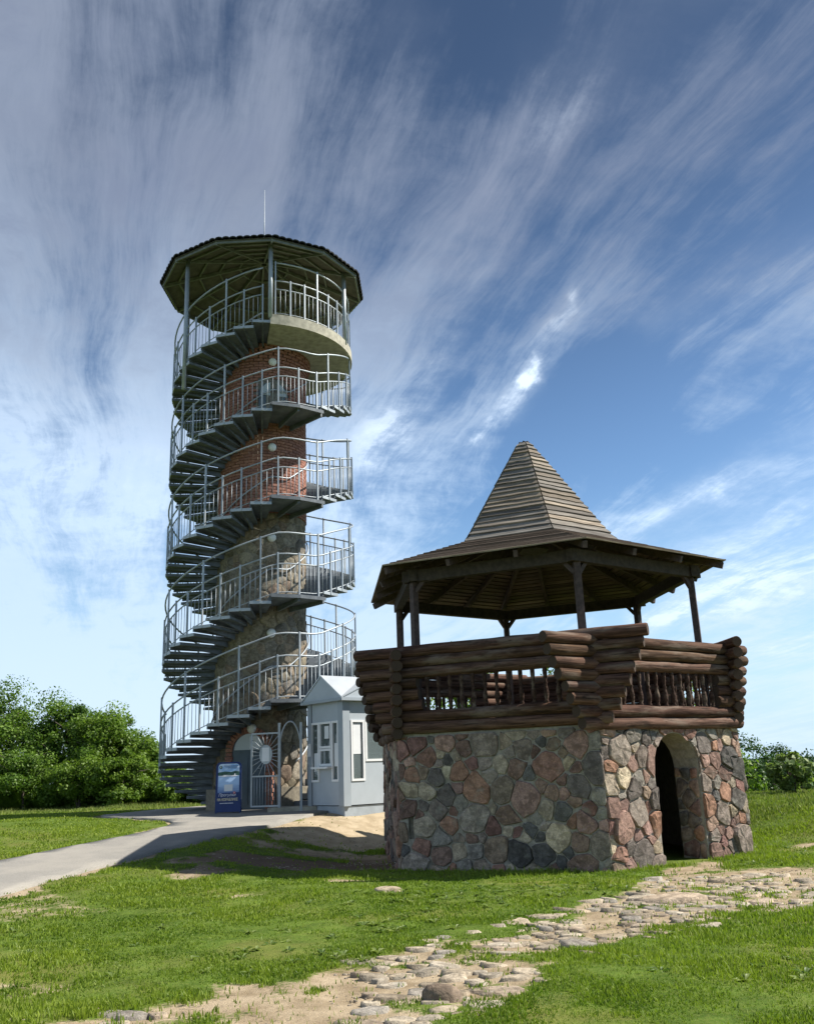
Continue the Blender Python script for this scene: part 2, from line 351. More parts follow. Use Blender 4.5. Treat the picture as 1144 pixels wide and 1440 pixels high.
# ------------------------------------------------------------------ numpy noise and terrain
def vnoise(x, y, seed=0):
    x = np.asarray(x, float); y = np.asarray(y, float); xi = np.floor(x).astype(np.int64); yi = np.floor(y).astype(np.int64); fx = x - xi; fy = y - yi
    fx = fx * fx * (3 - 2 * fx); fy = fy * fy * (3 - 2 * fy)
    def h(a, b_):
        n = (a * 374761393 + b_ * 668265263 + seed * 982451653) & 0x7fffffff; n = ((n ^ (n >> 13)) * 1274126177) & 0x7fffffff; n = n ^ (n >> 16); return (n & 0xffff) / 65535.
    return (h(xi, yi) * (1 - fx) + h(xi + 1, yi) * fx) * (1 - fy) + (h(xi, yi + 1) * (1 - fx) + h(xi + 1, yi + 1) * fx) * fy
def fbm(x, y, sc_, oc=4, seed=0):
    s = 0; a = .5; tot = 0
    for i in range(oc): s = s + a * vnoise(np.asarray(x) * sc_, np.asarray(y) * sc_, seed + i); tot += a; a *= .5; sc_ *= 2.03
    return s / tot
def sst(a, b, x): t_ = np.clip((np.asarray(x, float) - a) / (b - a), 0, 1); return t_ * t_ * (3 - 2 * t_)
GC = (2.4, 17.2)                                                     # pavilion centre
TC = (-4.15, 25.0)                                                   # tower axis
def terrain(x, y):
    x = np.asarray(x, float); y = np.asarray(y, float)
    d = np.hypot(x - GC[0], y - GC[1]); z = .7 * sst(9, 24, y) * sst(3.4, 6.5, d)
    yc = 34 - 12.5 * np.clip((x + 4) / 8, 0, 1); e = np.maximum.reduce([y - yc, np.abs(x) - 14 - np.maximum(0, 0), -25 - y, np.zeros_like(x)])
    z = z - 27 * (1 - np.exp(-(e / 42) ** 2))
    r = np.hypot(x, y); z = z + sst(700, 2400, r) * (14 + 14 * fbm(x, y, .0016, 4, 5))
    z = z + .03 * (fbm(x, y, .55, 3, 3) - .5) * sst(2, 9, d) + .35 * sst(1.5, 4, np.hypot(x + 9.2, (y - 18.5) * .6)) * 0
    # grassy bank left of the path
    z = z + .16 * np.exp(-(((x + 9.0) / 1.9) ** 2 + ((y - 20.) / 2.6) ** 2))
    return z
def tz(x, y): return float(terrain(np.array([x]), np.array([y]))[0])
def sdist(px_, py_, poly):
    """signed distance to polygon, negative inside"""
    px_ = np.asarray(px_, float); py_ = np.asarray(py_, float); n = len(poly); d = np.full(px_.shape, 1e9); ins = np.zeros(px_.shape, bool)
    for i in range(n):
        ax, ay = poly[i]; bx, by = poly[(i + 1) % n]; ex, ey = bx - ax, by - ay; t_ = np.clip(((px_ - ax) * ex + (py_ - ay) * ey) / (ex * ex + ey * ey), 0, 1)
        d = np.minimum(d, np.hypot(px_ - ax - t_ * ex, py_ - ay - t_ * ey))
        if ay != by: ins ^= ((ay > py_) != (by > py_)) & (px_ < (bx - ax) * (py_ - ay) / (by - ay) + ax)
    return np.where(ins, -d, d)
COBBLE = [(-3.6, 5.6), (-2.6, 6.6), (-1.63, 7.23), (-1.08, 7.71), (-.21, 8.38), (.29, 9.05), (1.19, 9.93), (2.21, 11.2), (2.9, 12.2), (3.55, 14.4), (4.5, 15.1), (4.5, 13.6), (6.2, 13.5), (9., 14.4), (9., 11.6), (5.2, 10.8), (4.11, 10.32), (2.86, 9.76), (1.96, 8.95), (1.16, 7.98), (.6, 7.1), (.1, 6.4), (-.3, 5.6)]
PATH = [(-10.2, 9.6), (-8.6, 13.9), (-6.91, 15.88), (-6.31, 17.2), (-5.55, 18.7), (-5.15, 19.8), (-5.25, 20.7), (-5.75, 21.4), (-6.6, 21.9), (-7.25, 22.15), (-7.75, 23.0), (-7.7, 24.4), (-7.6, 26.0), (-6.5, 28.5), (-4., 29.3), (-1.5, 28.), (-1.0, 25.5), (-1.4, 22.9), (-2.2, 21.9), (-2.5, 20.9), (-3.07, 19.6), (-3.79, 17.75), (-4.39, 16.5), (-4.9, 15.1), (-5.39, 13.8), (-5.75, 12.4), (-6.6, 9.2)]
SAND = [(-2.55, 20.9), (-3.0, 19.5), (-2.75, 18.6), (-1.2, 18.9), (-.4, 19.6), (-.2, 21.5), (1.5, 22.4), (1.2, 23.6), (-2.2, 23.5), (-2.7, 22.3)]
def bare(x, y):
    n = (fbm(x, y, 1.3, 4, 11) - .5) * 1.35; n2 = fbm(x, y, 5., 3, 17) - .5
    c = sst(.26, -.26, sdist(x, y, COBBLE) + .04 + n * .8 + n2 * .35) * (.86 + n2 * .7) * (1 - .5 * sst(.58, .70, fbm(x, y, 2.1, 3, 23)))
    s = sst(.5, -.25, sdist(x, y, SAND) + n * 1.1)
    p = sst(.42, .0, sdist(x, y, PATH) + n * .8) * .8
    near = sst(1.6, .2, np.hypot((x + 5.0) / .9, (y - 11.9) / 1.2) + n * 2.2) * .5
    sh = np.zeros_like(s)
    for cx, cy, rx, ry, k in [(-2.7, 15.7, 1.35, 1.15, 1.1), (-1.2, 16.1, .95, 1.0, 1.05), (-1.6, 17.8, 1.3, .7, .8), (-.9, 17.2, .6, 1.0, .9), (-3.25, 14.6, .7, .8, .75), (-1.0, 13.5, .5, .2, .7), (-.4, 12.25, .28, .16, .75), (-2.2, 12.2, .5, .16, .45), (6.6, 16.3, .5, .35, .6), (-3.1, 7.7, .45, .2, .5)]:
        sh = np.maximum(sh, k * sst(1.35, .55, np.hypot((x - cx) / rx, (y - cy) / ry) + n * 1.3))
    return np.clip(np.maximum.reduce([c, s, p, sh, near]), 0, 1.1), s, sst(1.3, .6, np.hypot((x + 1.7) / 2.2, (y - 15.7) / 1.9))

# ------------------------------------------------------------------ ground sheet
def axis(lo, hi, step, far_, grow=1.22):
    a = list(np.arange(lo, hi + 1e-6, step)); s = step
    while a[-1] < far_: s *= grow; a.append(a[-1] + s)
    s = step
    while a[0] > -far_: s *= grow; a.insert(0, a[0] - s)
    return np.array(a)
gx = axis(-12.5, 12.5, .13, 6000); gy = axis(4.5, 31, .13, 6000)
X, Y = np.meshgrid(gx, gy); Z = terrain(X, Y); nx, ny = len(gx), len(gy)
BR, SD, BN = bare(X, Y)
near_ = (Y < 34) & (np.abs(X) < 14) & (Y > 4)
Z = Z + np.where(near_, (fbm(X, Y, 2.3, 3, 31) - .5) * .05 * (1 - .6 * sst(.3, -.3, sdist(X, Y, PATH))), 0) - np.where(near_, .03 * np.clip(BR, 0, 1), 0)
Z = Z - np.where(near_, .045 * sst(.1, -.25, sdist(X, Y, PATH)), 0)
me = bpy.data.meshes.new('ground'); idx = np.arange(nx * ny).reshape(ny, nx)
F = np.stack([idx[:-1, :-1], idx[:-1, 1:], idx[1:, 1:], idx[1:, :-1]], -1).reshape(-1, 4)
def np_mesh(me, V, F):
    me.vertices.add(len(V)); me.vertices.foreach_set('co', np.asarray(V, np.float32).ravel()); k = F.shape[1]
    me.loops.add(F.size); me.loops.foreach_set('vertex_index', F.astype(np.int32).ravel())
    me.polygons.add(len(F)); me.polygons.foreach_set('loop_start', np.arange(0, F.size, k, dtype=np.int32)); me.polygons.foreach_set('loop_total', np.full(len(F), k, np.int32))
    me.update(calc_edges=True)
np_mesh(me, np.stack([X, Y, Z], -1).reshape(-1, 3), F); me.polygons.foreach_set('use_smooth', [True] * len(F))
def pattr(me, n, arr):
    a = me.attributes.new(n, 'FLOAT', 'POINT'); a.data.foreach_set('value', np.asarray(arr, np.float32).ravel())
pattr(me, 'bare', np.where(near_, BR, 0)); pattr(me, 'sand', SD); pattr(me, 'brown', BN); pattr(me, 'far', sst(90, 220, np.hypot(X, Y)))
me.materials.append(M['ground']); ground = link('ground', me); ground['kind'] = 'structure'

# paved path: a sheet draped a little above the soil, with its edge turned down
xs = np.arange(-11, -.5, .14); ys_ = np.arange(9, 30, .14)
mb = MB()
def clip_poly(poly, step=.35):
    out = []
    for i in range(len(poly)):
        a = np.array(poly[i]); b_ = np.array(poly[(i + 1) % len(poly)]); n = max(1, int(np.hypot(*(b_ - a)) / step))
        for k in range(n): out.append(a + (b_ - a) * k / n)
    return out
edge = clip_poly(PATH, .3)
# smooth the outline, then fill with a constrained grid through bmesh
for _ in range(3): edge = [(edge[i - 1] + 2 * edge[i] + edge[(i + 1) % len(edge)]) / 4 for i in range(len(edge))]
edge = [p + (np.array([fbm(p[0], p[1], 2.2, 2, 51), fbm(p[0], p[1], 2.2, 2, 52)]) - .5) * .16 for p in edge]
bm = bmesh.new(); vs = [bm.verts.new((p[0], p[1], 0)) for p in edge]; f = bm.faces.new(vs)
for cxy, nrm in [((x_, 0, 0), (1, 0, 0)) for x_ in np.arange(-10.2, -.9, .45)] + [((0, y_, 0), (0, 1, 0)) for y_ in np.arange(9.3, 29.3, .45)]:
    bmesh.ops.bisect_plane(bm, geom=bm.verts[:] + bm.edges[:] + bm.faces[:], plane_co=cxy, plane_no=nrm)
bmesh.ops.triangulate(bm, faces=[q for q in bm.faces if len(q.verts) > 4])
VV = np.array([v.co[:2] for v in bm.verts]); ZZ = terrain(VV[:, 0], VV[:, 1])
for v, z in zip(bm.verts, ZZ): v.co.z = z + .015
r_ = bmesh.ops.extrude_edge_only(bm, edges=[e for e in bm.edges if e.is_boundary])
for v in [q for q in r_['geom'] if isinstance(q, bmesh.types.BMVert)]: v.co.z -= .09
bmesh.ops.recalc_face_normals(bm, faces=bm.faces)
me = bpy.data.meshes.new('path'); bm.to_mesh(me); bm.free(); me.materials.append(M['path']); me.polygons.foreach_set('use_smooth', [True] * len(me.polygons))
o = link('path', me); o['kind'] = 'structure'

# ------------------------------------------------------------------ stone cells: Voronoi in a rectangle
def poisson(w_, h_, rad, rnd, tries=4000, keep=None, vary=.0):
    P = []
    for _ in range(tries):
        x, y = rnd.uniform(0, w_), rnd.uniform(0, h_)
        if keep and not keep(x, y): continue
        r = rad * (1 + vary * rnd.uniform(-1, 1))
        if all((x - a) ** 2 + (y - b_) ** 2 > (.5 * (r + c_)) ** 2 for a, b_, c_ in P): P.append((x, y, r))
    return P
def voronoi(P, rect, wrap=None):
    cells = []
    for i, p in enumerate(P):
        x0, y0, x1, y1 = rect
        poly = [(x0, y0), (x1, y0), (x1, y1), (x0, y1)] if wrap is None else [(p[0] - 2, y0), (p[0] + 2, y0), (p[0] + 2, y1), (p[0] - 2, y1)]
        Q = []
        for j, q in enumerate(P):
            if j == i: continue
            qx = q[0]
            if wrap: qx = p[0] + ((qx - p[0] + wrap / 2) % wrap) - wrap / 2
            Q.append((qx, q[1], q[2], (qx - p[0]) ** 2 + (q[1] - p[1]) ** 2))
        Q.sort(key=lambda a: a[3])
        for qx, qy, qr, d2 in Q[:18]:
            d = math.sqrt(d2); nx_, ny_ = (qx - p[0]) / d, (qy - p[1]) / d; off = d * p[2] / (p[2] + qr)
            out = []
            for k in range(len(poly)):
                a, b_ = poly[k], poly[(k + 1) % len(poly)]
                da = (a[0] - p[0]) * nx_ + (a[1] - p[1]) * ny_ - off; db = (b_[0] - p[0]) * nx_ + (b_[1] - p[1]) * ny_ - off
                if da <= 0: out.append(a)
                if da * db < 0: t_ = da / (da - db); out.append((a[0] + (b_[0] - a[0]) * t_, a[1] + (b_[1] - a[1]) * t_))
            poly = out
            if len(poly) < 3: break
        if len(poly) >= 3: cells.append((p, poly))
    return cells
def round_cell(poly, gap, rnd, jit=.012, snap=None, cut=.17):
    n = len(poly); cx = sum(p[0] for p in poly) / n; cy = sum(p[1] for p in poly) / n
    A = abs(sum(poly[i][0] * poly[(i + 1) % n][1] - poly[(i + 1) % n][0] * poly[i][1] for i in range(n))) / 2
    r = math.sqrt(A / PI)
    if r < gap * 1.6: return None
    k = 1 - gap / r
    # drop very short edges, chamfer every corner once
    P = [((x - cx) * k + cx, (y - cy) * k + cy) for x, y in poly]; out = []
    for i in range(n):
        a, b_ = P[i], P[(i + 1) % n]; L = math.hypot(b_[0] - a[0], b_[1] - a[1])
        if L < .03: out.append(((a[0] + b_[0]) / 2, (a[1] + b_[1]) / 2)); continue
        c_ = cut * rnd.uniform(.6, 1.3)
        out.append((a[0] + (b_[0] - a[0]) * c_, a[1] + (b_[1] - a[1]) * c_)); out.append((b_[0] - (b_[0] - a[0]) * c_, b_[1] - (b_[1] - a[1]) * c_))
    out = [(x + rnd.uniform(-jit, jit), y + rnd.uniform(-jit, jit)) for x, y in out]
    if snap: out = [snap(*q) for q in out]
    return (cx, cy), r, out
def dome(c, outline, fn, ht, rnd, base=-.02, rough=.35, prof=None):
    """raised stone: rim, shoulder, crown, apex; fn(u,v,h) -> world point"""
    mb = MB(); n = len(outline); tu, tv = rnd.uniform(-.12, .12), rnd.uniform(-.12, .12)
    rings = []
    for s_, h in (prof or ((1., base), (.985, ht * .5), (.925, ht * .93), (.5, ht * 1.02))):
        ring = []
        for (u, v) in outline:
            du, dv = (u - c[0]) * s_, (v - c[1]) * s_; hh = h + ((tu * du + tv * dv) + rnd.uniform(-rough, rough) * ht * .55 if h > 0 else 0)
            ring.append(fn(c[0] + du, c[1] + dv, hh))
        rings.append(ring)
    vs = [p for rg in rings for p in rg] + [fn(c[0], c[1], ht * 1.08)]; fs = []
    for i in range(3):
        for k in range(n): fs.append((i * n + k, i * n + (k + 1) % n, (i + 1) * n + (k + 1) % n, (i + 1) * n + k))
    for k in range(n): fs.append((3 * n + k, 3 * n + (k + 1) % n, 4 * n))
    mb.add(vs, fs); return mb

# ------------------------------------------------------------------ stone and log pavilion
pav = thing('stone_pavilion', (GC[0], GC[1], tz(*GC)), 'six-sided lookout pavilion of fieldstone with log parapet and pointed plank roof', 'pavilion')
ROT = R_(5.9)
def hexpt(k, R, z=0.): a = ROT + k * PI / 3; return Vector((GC[0] + R * math.sin(a), GC[1] - R * math.cos(a), z))
RW, ZW = 3.31, 2.07                                                  # wall radius, wall top
THK = .48
DU0, DU1, DZ = 1.13, 2.20, 1.93                                      # doorway along face 0-1, arch crown
AR = (DU1 - DU0) / 2; AC = (DU0 + DU1) / 2; ASP = DZ - AR
SIDE = RW
def face_frame(k, R=RW):
    a = hexpt(k, R); b_ = hexpt(k + 1, R); d = (b_ - a).normalized(); n = Vector((d.y, -d.x, 0)); return a, d, n
wall = MB()
for k in range(6):
    a, d, n = face_frame(k)
    ai = a - (hexpt(k, 1) - hexpt(k, 0)) * 0
    inn = THK / math.cos(R_(30)) if False else THK
    z0 = -.3
    def P3(u, z): return a + d * u + Vector((0, 0, z))
    off = -n * inn
    if k == 0:
        poly = [P3(0, z0), P3(DU0, z0), P3(DU0, ASP)] + [P3(AC - AR * math.cos(t_), ASP + AR * math.sin(t_)) for t_ in np.linspace(0, PI, 13)[1:-1]] + [P3(DU1, ASP), P3(DU1, z0), P3(SIDE, z0), P3(SIDE, ZW), P3(0, ZW)]
    elif k == 5:
        SU0, SU1, SZ0, SZ1 = .13, .22, .46, .80                       # narrow slit
        wall.prism([P3(0, z0), P3(SU0, z0), P3(SU0, ZW), P3(0, ZW)], off)
        wall.prism([P3(SU0, z0), P3(SU1, z0), P3(SU1, SZ0), P3(SU0, SZ0)], off)
        wall.prism([P3(SU0, SZ1), P3(SU1, SZ1), P3(SU1, ZW), P3(SU0, ZW)], off)
        poly = [P3(SU1, z0), P3(SIDE, z0), P3(SIDE, ZW), P3(SU1, ZW)]
    else: poly = [P3(0, z0), P3(SIDE, z0), P3(SIDE, ZW), P3(0, ZW)]
    wall.prism(poly, off)
pwall = part('wall', wall, M['mortar'], pav)
slab = MB(); slab.prism([hexpt(k, RW - .55, ZW - .22) for k in range(6)], (0, 0, .16)); part('floor', slab, M['dark_wood'], pav)
STONE_COL = [(.22, .155, .13), (.20, .175, .16), (.27, .245, .22), (.105, .108, .11), (.235, .145, .12), (.27, .165, .12), (.22, .13, .12), (.34, .305, .25), (.10, .10, .10), (.20, .16, .125), (.26, .19, .155), (.205, .20, .185), (.17, .115, .10), (.40, .35, .27), (.12, .115, .11), (.24, .165, .15), (.235, .20, .165), (.29, .20, .175), (.125, .115, .11)]
def stone_col(rnd, warm=0.):
    c = rnd.choice(STONE_COL); k = rnd.uniform(.95, 1.5); return tuple(min(.6, v * k * w_) for v, w_ in zip(c, (1.1, 1.02, .93)))
hidden = MB()
rnd = random.Random(11)
for k in range(6):
    a, d, n = face_frame(k)
    fn = lambda u, v, h, a=a, d=d, n=n: a + d * u + Vector((0, 0, v)) + n * h
    vis = k in (0, 5, 4)
    keep = None; snap = None
    if k == 0:
        def keep(u, v, o=.035): return not (DU0 - o < u < DU1 + o and (v < ASP or math.hypot(u - AC, v - ASP) < AR + o))
        def snap(u, v, o=.012):
            if v < ASP:
                if DU0 - o < u < AC: return (DU0 - o, v)
                if AC <= u < DU1 + o: return (DU1 + o, v)
            elif math.hypot(u - AC, v - ASP) < AR + o:
                rr = math.hypot(u - AC, v - ASP) + 1e-6; return (AC + (u - AC) / rr * (AR + o), ASP + (v - ASP) / rr * (AR + o))
            return (u, v)
    if k == 5:
        def keep(u, v): return not (SU0 - .03 < u < SU1 + .03 and SZ0 - .03 < v < SZ1 + .03)
        def snap(u, v):
            if SU0 - .01 < u < SU1 + .01 and SZ0 - .01 < v < SZ1 + .01: return (SU0 - .01 if u < (SU0 + SU1) / 2 else SU1 + .01, v)
            return (u, v)
    rad = .255 if k == 0 else .275
    # big stones low in the wall, smaller ones filling in above
    P = poisson(SIDE, ZW + .25, rad, rnd, 4000, keep, .6)
    ghosts = [((SU0 + SU1) / 2, z, .05) for z in (SZ0 + .05, (SZ0 + SZ1) / 2, SZ1 - .05)] if k == 5 else []
    if k == 0:
        for z in np.arange(-.2, ASP, .2): ghosts += [(DU0 + .12, z, rad * .6), (DU1 - .12, z, rad * .6)]
        for t_ in np.linspace(.15, PI - .15, 7): ghosts.append((AC + (AR - .12) * math.cos(t_), ASP + (AR - .12) * math.sin(t_), rad * .6))
    for p, poly in voronoi([(x, y - .2, r) for x, y, r in P] + ghosts, (-.02, -.25, SIDE + .02, ZW - .035)):
        if p in ghosts: continue
        rc = round_cell(poly, .0075, rnd, .012, snap)
        if not rc: continue
        c_, r, outl = rc
        mbs = dome(c_, outl, fn, min(.055, .016 + r * .16) * rnd.uniform(.55, 1.5) * (.8 if k == 5 else .95), rnd, -.02, .32, ((1., -.02), (.985, .014), (.90, .030), (.5, .040)) if False else None)
        ctr = fn(c_[0], c_[1], 0)
        if vis: part('stone', mbs, M['stone'], pwall, False, ctr, stone_col(rnd))
        else: hidden.add(mbs.v, mbs.f)
# stones lining the right-hand jamb and the arch of the doorway
a, d, n = face_frame(0)
fj = lambda u, v, h: a + d * (DU1 - h) - n * u + Vector((0, 0, v))
P = poisson(THK, ASP + .2, .2, rnd, 500, None, .35)
for p, poly in voronoi([(x, y - .2, r) for x, y, r in P], (.03, -.2, THK, ASP)):
    rc = round_cell(poly, .012, rnd, .01)
    if rc: part('stone', dome(rc[0], rc[2], fj, .03, rnd), M['stone'], pwall, True, fj(rc[0][0], rc[0][1], 0), stone_col(rnd))
fj2 = lambda u, v, h: a + d * (DU0 + h) - n * u + Vector((0, 0, v))
for p, poly in voronoi([(x, y - .2, r) for x, y, r in P], (.03, -.2, THK, ASP)):
    rc = round_cell(poly, .012, rnd, .01)
    if rc: mbs = dome(rc[0], rc[2], fj2, .03, rnd); hidden.add(mbs.v, mbs.f)
m_ = part('stonework', hidden, M['stone'], pwall, True, color=(.2, .17, .145)); m_['kind'] = 'stuff'

# log parapet
LD = .178
def log(a, b_, rad, col, parent=pav, taper=0.):
    a = Vector(a); b_ = Vector(b_); d = (b_ - a); L = d.length; d.normalize(); s = Vector((0, 0, 1)).cross(d).normalized(); u_ = d.cross(s)
    rot = Matrix((d, s, u_)).transposed(); mb = MB(); n = 14; segs = max(2, int(L / .35)); ph = random.uniform(0, 6); bow = random.uniform(-.10, .10)
    rings = []
    for i in range(segs + 1):
        x = L * i / segs; rr = rad * (1 + random.uniform(-.045, .03)) * (1 + bow * (i / segs - .5)); oy, oz = random.uniform(-.008, .008), random.uniform(-.006, .006)
        rings.append([(x, oy + rr * (1 + .03 * math.sin(3 * k + ph)) * math.cos(2 * PI * k / n), oz + rr * (1 + .03 * math.cos(2 * k + ph)) * math.sin(2 * PI * k / n)) for k in range(n)])
    # worn, slightly rounded ends
    e0 = [(.0, y * .9, z * .9) for x, y, z in rings[0]]; e1 = [(L, y * .9, z * .9) for x, y, z in rings[-1]]
    rings[0] = [(.018, y, z) for x, y, z in rings[0]]; rings[-1] = [(L - .018, y, z) for x, y, z in rings[-1]]; rings = [e0] + rings + [e1]
    vs = [p for r in rings for p in r]; fs = []
    for i in range(len(rings) - 1):
        for k in range(n): fs.append((i * n + k, i * n + (k + 1) % n, (i + 1) * n + (k + 1) % n, (i + 1) * n + k))
    mb.add(vs, fs); mb.add(e0, [tuple(range(n))], 1); mb.add(e1, [tuple(range(n))], 1)
    me = mesh_of('log', mb, [M['log'], M['log_end']]); me.polygons.foreach_set('use_smooth', [len(p.vertices) == 4 for p in me.polygons])
    return link('log', me, parent, a, rot, col)
RL = 3.34
EXT = {0: ((1.02, .36), (.48, .08)), 1: ((.46, .10), (.55, .2)), 2: ((.6, .2), (.6, .2)), 3: ((.6, .2), (.6, .2)), 4: ((.6, .2), (.42, .20)), 5: ((.74, .24), (.84, .24))}   # overhang (top, bottom) at either end of a face
random.seed(5)
def log_col():
    k = random.uniform(.75, 1.3); return (.096 * k, .054 * k * random.uniform(.93, 1.07), .038 * k * random.uniform(.9, 1.1))
for k in range(6):
    a, d, n = face_frame(k, RL); L = RL
    zoff = 0 if k % 2 else -LD * .5                                   # neighbouring faces interlock half a log apart
    for c_ in range(8):
        z = ZW + LD * .5 + c_ * LD * .995 + zoff + .005
        if z - LD / 2 < ZW - .12: z += 0
        (t0e, b0e), (t1e, b1e) = EXT[k]; f_ = (c_ / 7.) ** .85; ext = b0e + (t0e - b0e) * f_ + random.uniform(-.03, .03); ext2 = b1e + (t1e - b1e) * f_ + random.uniform(-.03, .03)
        A = a + Vector((0, 0, z)); rr = LD * .5 * random.uniform(1.015, 1.085)
        gap = .46 if k != 3 else 1.05
        if c_ in (2, 3, 4) and k != 2:
            log(A - d * ext, A + d * (gap + random.uniform(-.05, .05)), rr, log_col()); log(A + d * (L - gap + random.uniform(-.05, .05)), A + d * (L + ext2), rr, log_col())
        else: log(A - d * ext, A + d * (L + ext2), rr, log_col())
# turned balusters in the openings of the parapet (one shared mesh)
z0b, hb = ZW + LD * 2, LD * 3
mb = MB(); mb.lathe([(.030, 0), (.034, .05), (.022, .07), (.034, .10), (.043, .18), (.028, .27), (.020, .30), (.034, .325), (.020, .35), (.03, .41), (.036, .47), (.036, hb + .1)], n=10)
bal_me = mesh_of('baluster', mb, [M['log']], True)
for k in range(6):
    a, d, n = face_frame(k, RL); zoff = 0 if k % 2 else -LD * .5
    for u in np.linspace(.58, RL - .58, 12):
        link('baluster', bal_me, pav, a + d * u + Vector((0, 0, z0b + zoff - .02)), rotz(u), (.06, .036, .028))
# posts, ring beam, braces
RP, ZB = 2.88, 4.64
for k in range(6):
    p = hexpt(k, RP); tilt = Vector((random.uniform(-.02, .02), random.uniform(-.02, .02), 0)); mb = MB(); mb.bar(p + Vector((0, 0, ZW - .1)) + tilt, p + Vector((0, 0, ZB)), .108, .108, (math.sin(ROT + k * PI / 3), -math.cos(ROT + k * PI / 3), 0)); part('post', mb, M['post_wood'], pav, at=p + Vector((0, 0, ZW)))
    for s_ in (-1, 1):
        q = hexpt(k + s_, RP); dd = (q - p).normalized(); mb = MB(); mb.bar(p + Vector((0, 0, ZB - .17)) + dd * .04, p + Vector((0, 0, ZB + .02)) + dd * .2, .06, .07); part('brace', mb, M['post_wood'], pav, at=p + Vector((0, 0, ZB)))
    a, b_ = hexpt(k, RP + .03, ZB + .1), hexpt(k + 1, RP + .03, ZB + .1); d = (b_ - a).normalized(); mb = MB(); mb.bar(a - d * .16, b_ + d * .16 - d * .18 * (k % 2), .14, .2); part('beam', mb, M['dark_wood'], pav, at=a)
# lower roof and spire out of single boards
RE, ZE, RS, ZS, ZA = 3.50, 4.87, 1.57, 5.53, 7.72
def roof_z(R): return ZE + (RE - R) / (RE - RS) * (ZS - ZE)
roof = MB(); roof.prism([hexpt(k, .34, ZS - .02) for k in range(6)], (0, 0, .05)); proof = part('roof', roof, M['dark_wood'], pav, at=(GC[0], GC[1], ZS))
def roof_board(k, Ro, zo, Ri, zi, thk, col, name='board', ragged=.0, sag=0.):
    A = hexpt(k, Ro, zo); B = hexpt(k + 1, Ro, zo); Dp = hexpt(k, Ri, zi); Cp = hexpt(k + 1, Ri, zi)
    A = A + Vector((0, 0, random.uniform(-sag, sag))); B = B + Vector((0, 0, random.uniform(-sag, sag)))
    d = (B - A).normalized(); m1 = (A + B) / 2; inn = ((Dp + Cp) / 2 - m1); nrm = d.cross(inn).normalized()
    if nrm.z < 0: nrm = -nrm
    s = nrm.cross(d); rot = Matrix((d, s, nrm)).transposed(); inv = rot.transposed(); mb = MB(); nseg = 5
    top, bot = [], []
    for i in range(nseg + 1):
        t_ = i / nseg; o_ = A.lerp(B, t_); e = random.uniform(-ragged, ragged); i_ = Dp.lerp(Cp, t_); dr_ = (o_ - i_).normalized() * e
        top.append((inv @ (o_ + dr_ - m1), inv @ (i_ - m1)))
    h = Vector((0, 0, thk)); V = []
    for o_, i_ in top: V += [o_, i_, o_ + h, i_ + h]
    fs = []
    for i in range(nseg):
        p, q = i * 4, i * 4 + 4; fs += [(p, q, q + 1, p + 1), (p + 2, p + 3, q + 3, q + 2), (p, p + 2, q + 2, q), (p + 1, q + 1, q + 3, p + 3)]
    e = nseg * 4; fs += [(0, 1, 3, 2), (e, e + 2, e + 3, e + 1)]
    mb.add(V, fs); return link(name, mesh_of(name, mb, [M['board']]), proof, m1, rot, col)
random.seed(9)
NB = 14
for k in range(6):
    for j in range(NB):
        Ro = RE - (RE - RS + .1) * j / NB; Ri = Ro - (RE - RS + .1) / NB * 1.22; q = random.uniform(.7, 1.3)
        roof_board(k, Ro, roof_z(Ro) + .014, Ri, roof_z(Ri) - .004, .02, (.125 * q, .095 * q, .072 * q), sag=.004, ragged=.006)
    NS = 21
    for j in range(NS):
        f0 = (j / NS) ** .97; f1 = ((j + 1.28) / NS) ** .97; flare = .10 * max(0, 1 - j / 3.) ** 2
        Ro = RS * (1 - f0) + .10 * f0 + flare * .6; zo = ZS + (ZA - ZS) * f0 + .022 - flare * .3; f1 = min(f1, 1.0); Ri = RS * (1 - f1) + .10 * f1 - .008; zi = ZS + (ZA - ZS) * f1
        q = random.uniform(.62, 1.22); tint = random.choice([(.25, .23, .20), (.215, .205, .185), (.28, .245, .20), (.17, .16, .145), (.265, .225, .175), (.17, .155, .135)])
        roof_board(k, Ro + .018, zo, Ri, zi, .032, tuple(v * q for v in tint), sag=.012, ragged=.013)
    # rafters: one under each hip, two between
    for t_ in (0, .33, .67):
        A = hexpt(k, RE - .04, ZE - .075).lerp(hexpt(k + 1, RE - .04, ZE - .075), t_); Ri = .3; zi = roof_z(Ri) - .075 if False else ZS + .36
        B = hexpt(k, 1.3, roof_z(1.3) - .07).lerp(hexpt(k + 1, 1.3, roof_z(1.3) - .07), .5 if t_ else 0) if t_ else hexpt(k, .4, roof_z(.4) - .08)
        if t_: B = hexpt(k, 1.4, roof_z(1.4) - .07).lerp(hexpt(k + 1, 1.4, roof_z(1.4) - .07), t_)
        mb = MB(); mb.bar(A, B, .07, .11); part('rafter', mb, M['post_wood'], proof, at=A)
    a, b_ = hexpt(k, RE + .015, ZE - .028), hexpt(k + 1, RE + .015, ZE - .028); q = random.uniform(.8, 1.1)
    roof_board(k, RE + .02, ZE + .008, RE - .08, ZE + .034, .022, (.24 * q, .205 * q, .155 * q), 'eave_board', sag=.006)
    # dark inner lining behind the spire
    mb = MB(); mb.prism([hexpt(k, 1.50, ZS + .01), hexpt(k + 1, 1.50, ZS + .01), hexpt(k + 1, .06, ZA - .06), hexpt(k, .06, ZA - .06)], (0, 0, -.02)); part('spire_lining', mb, M['dark_wood'], proof)
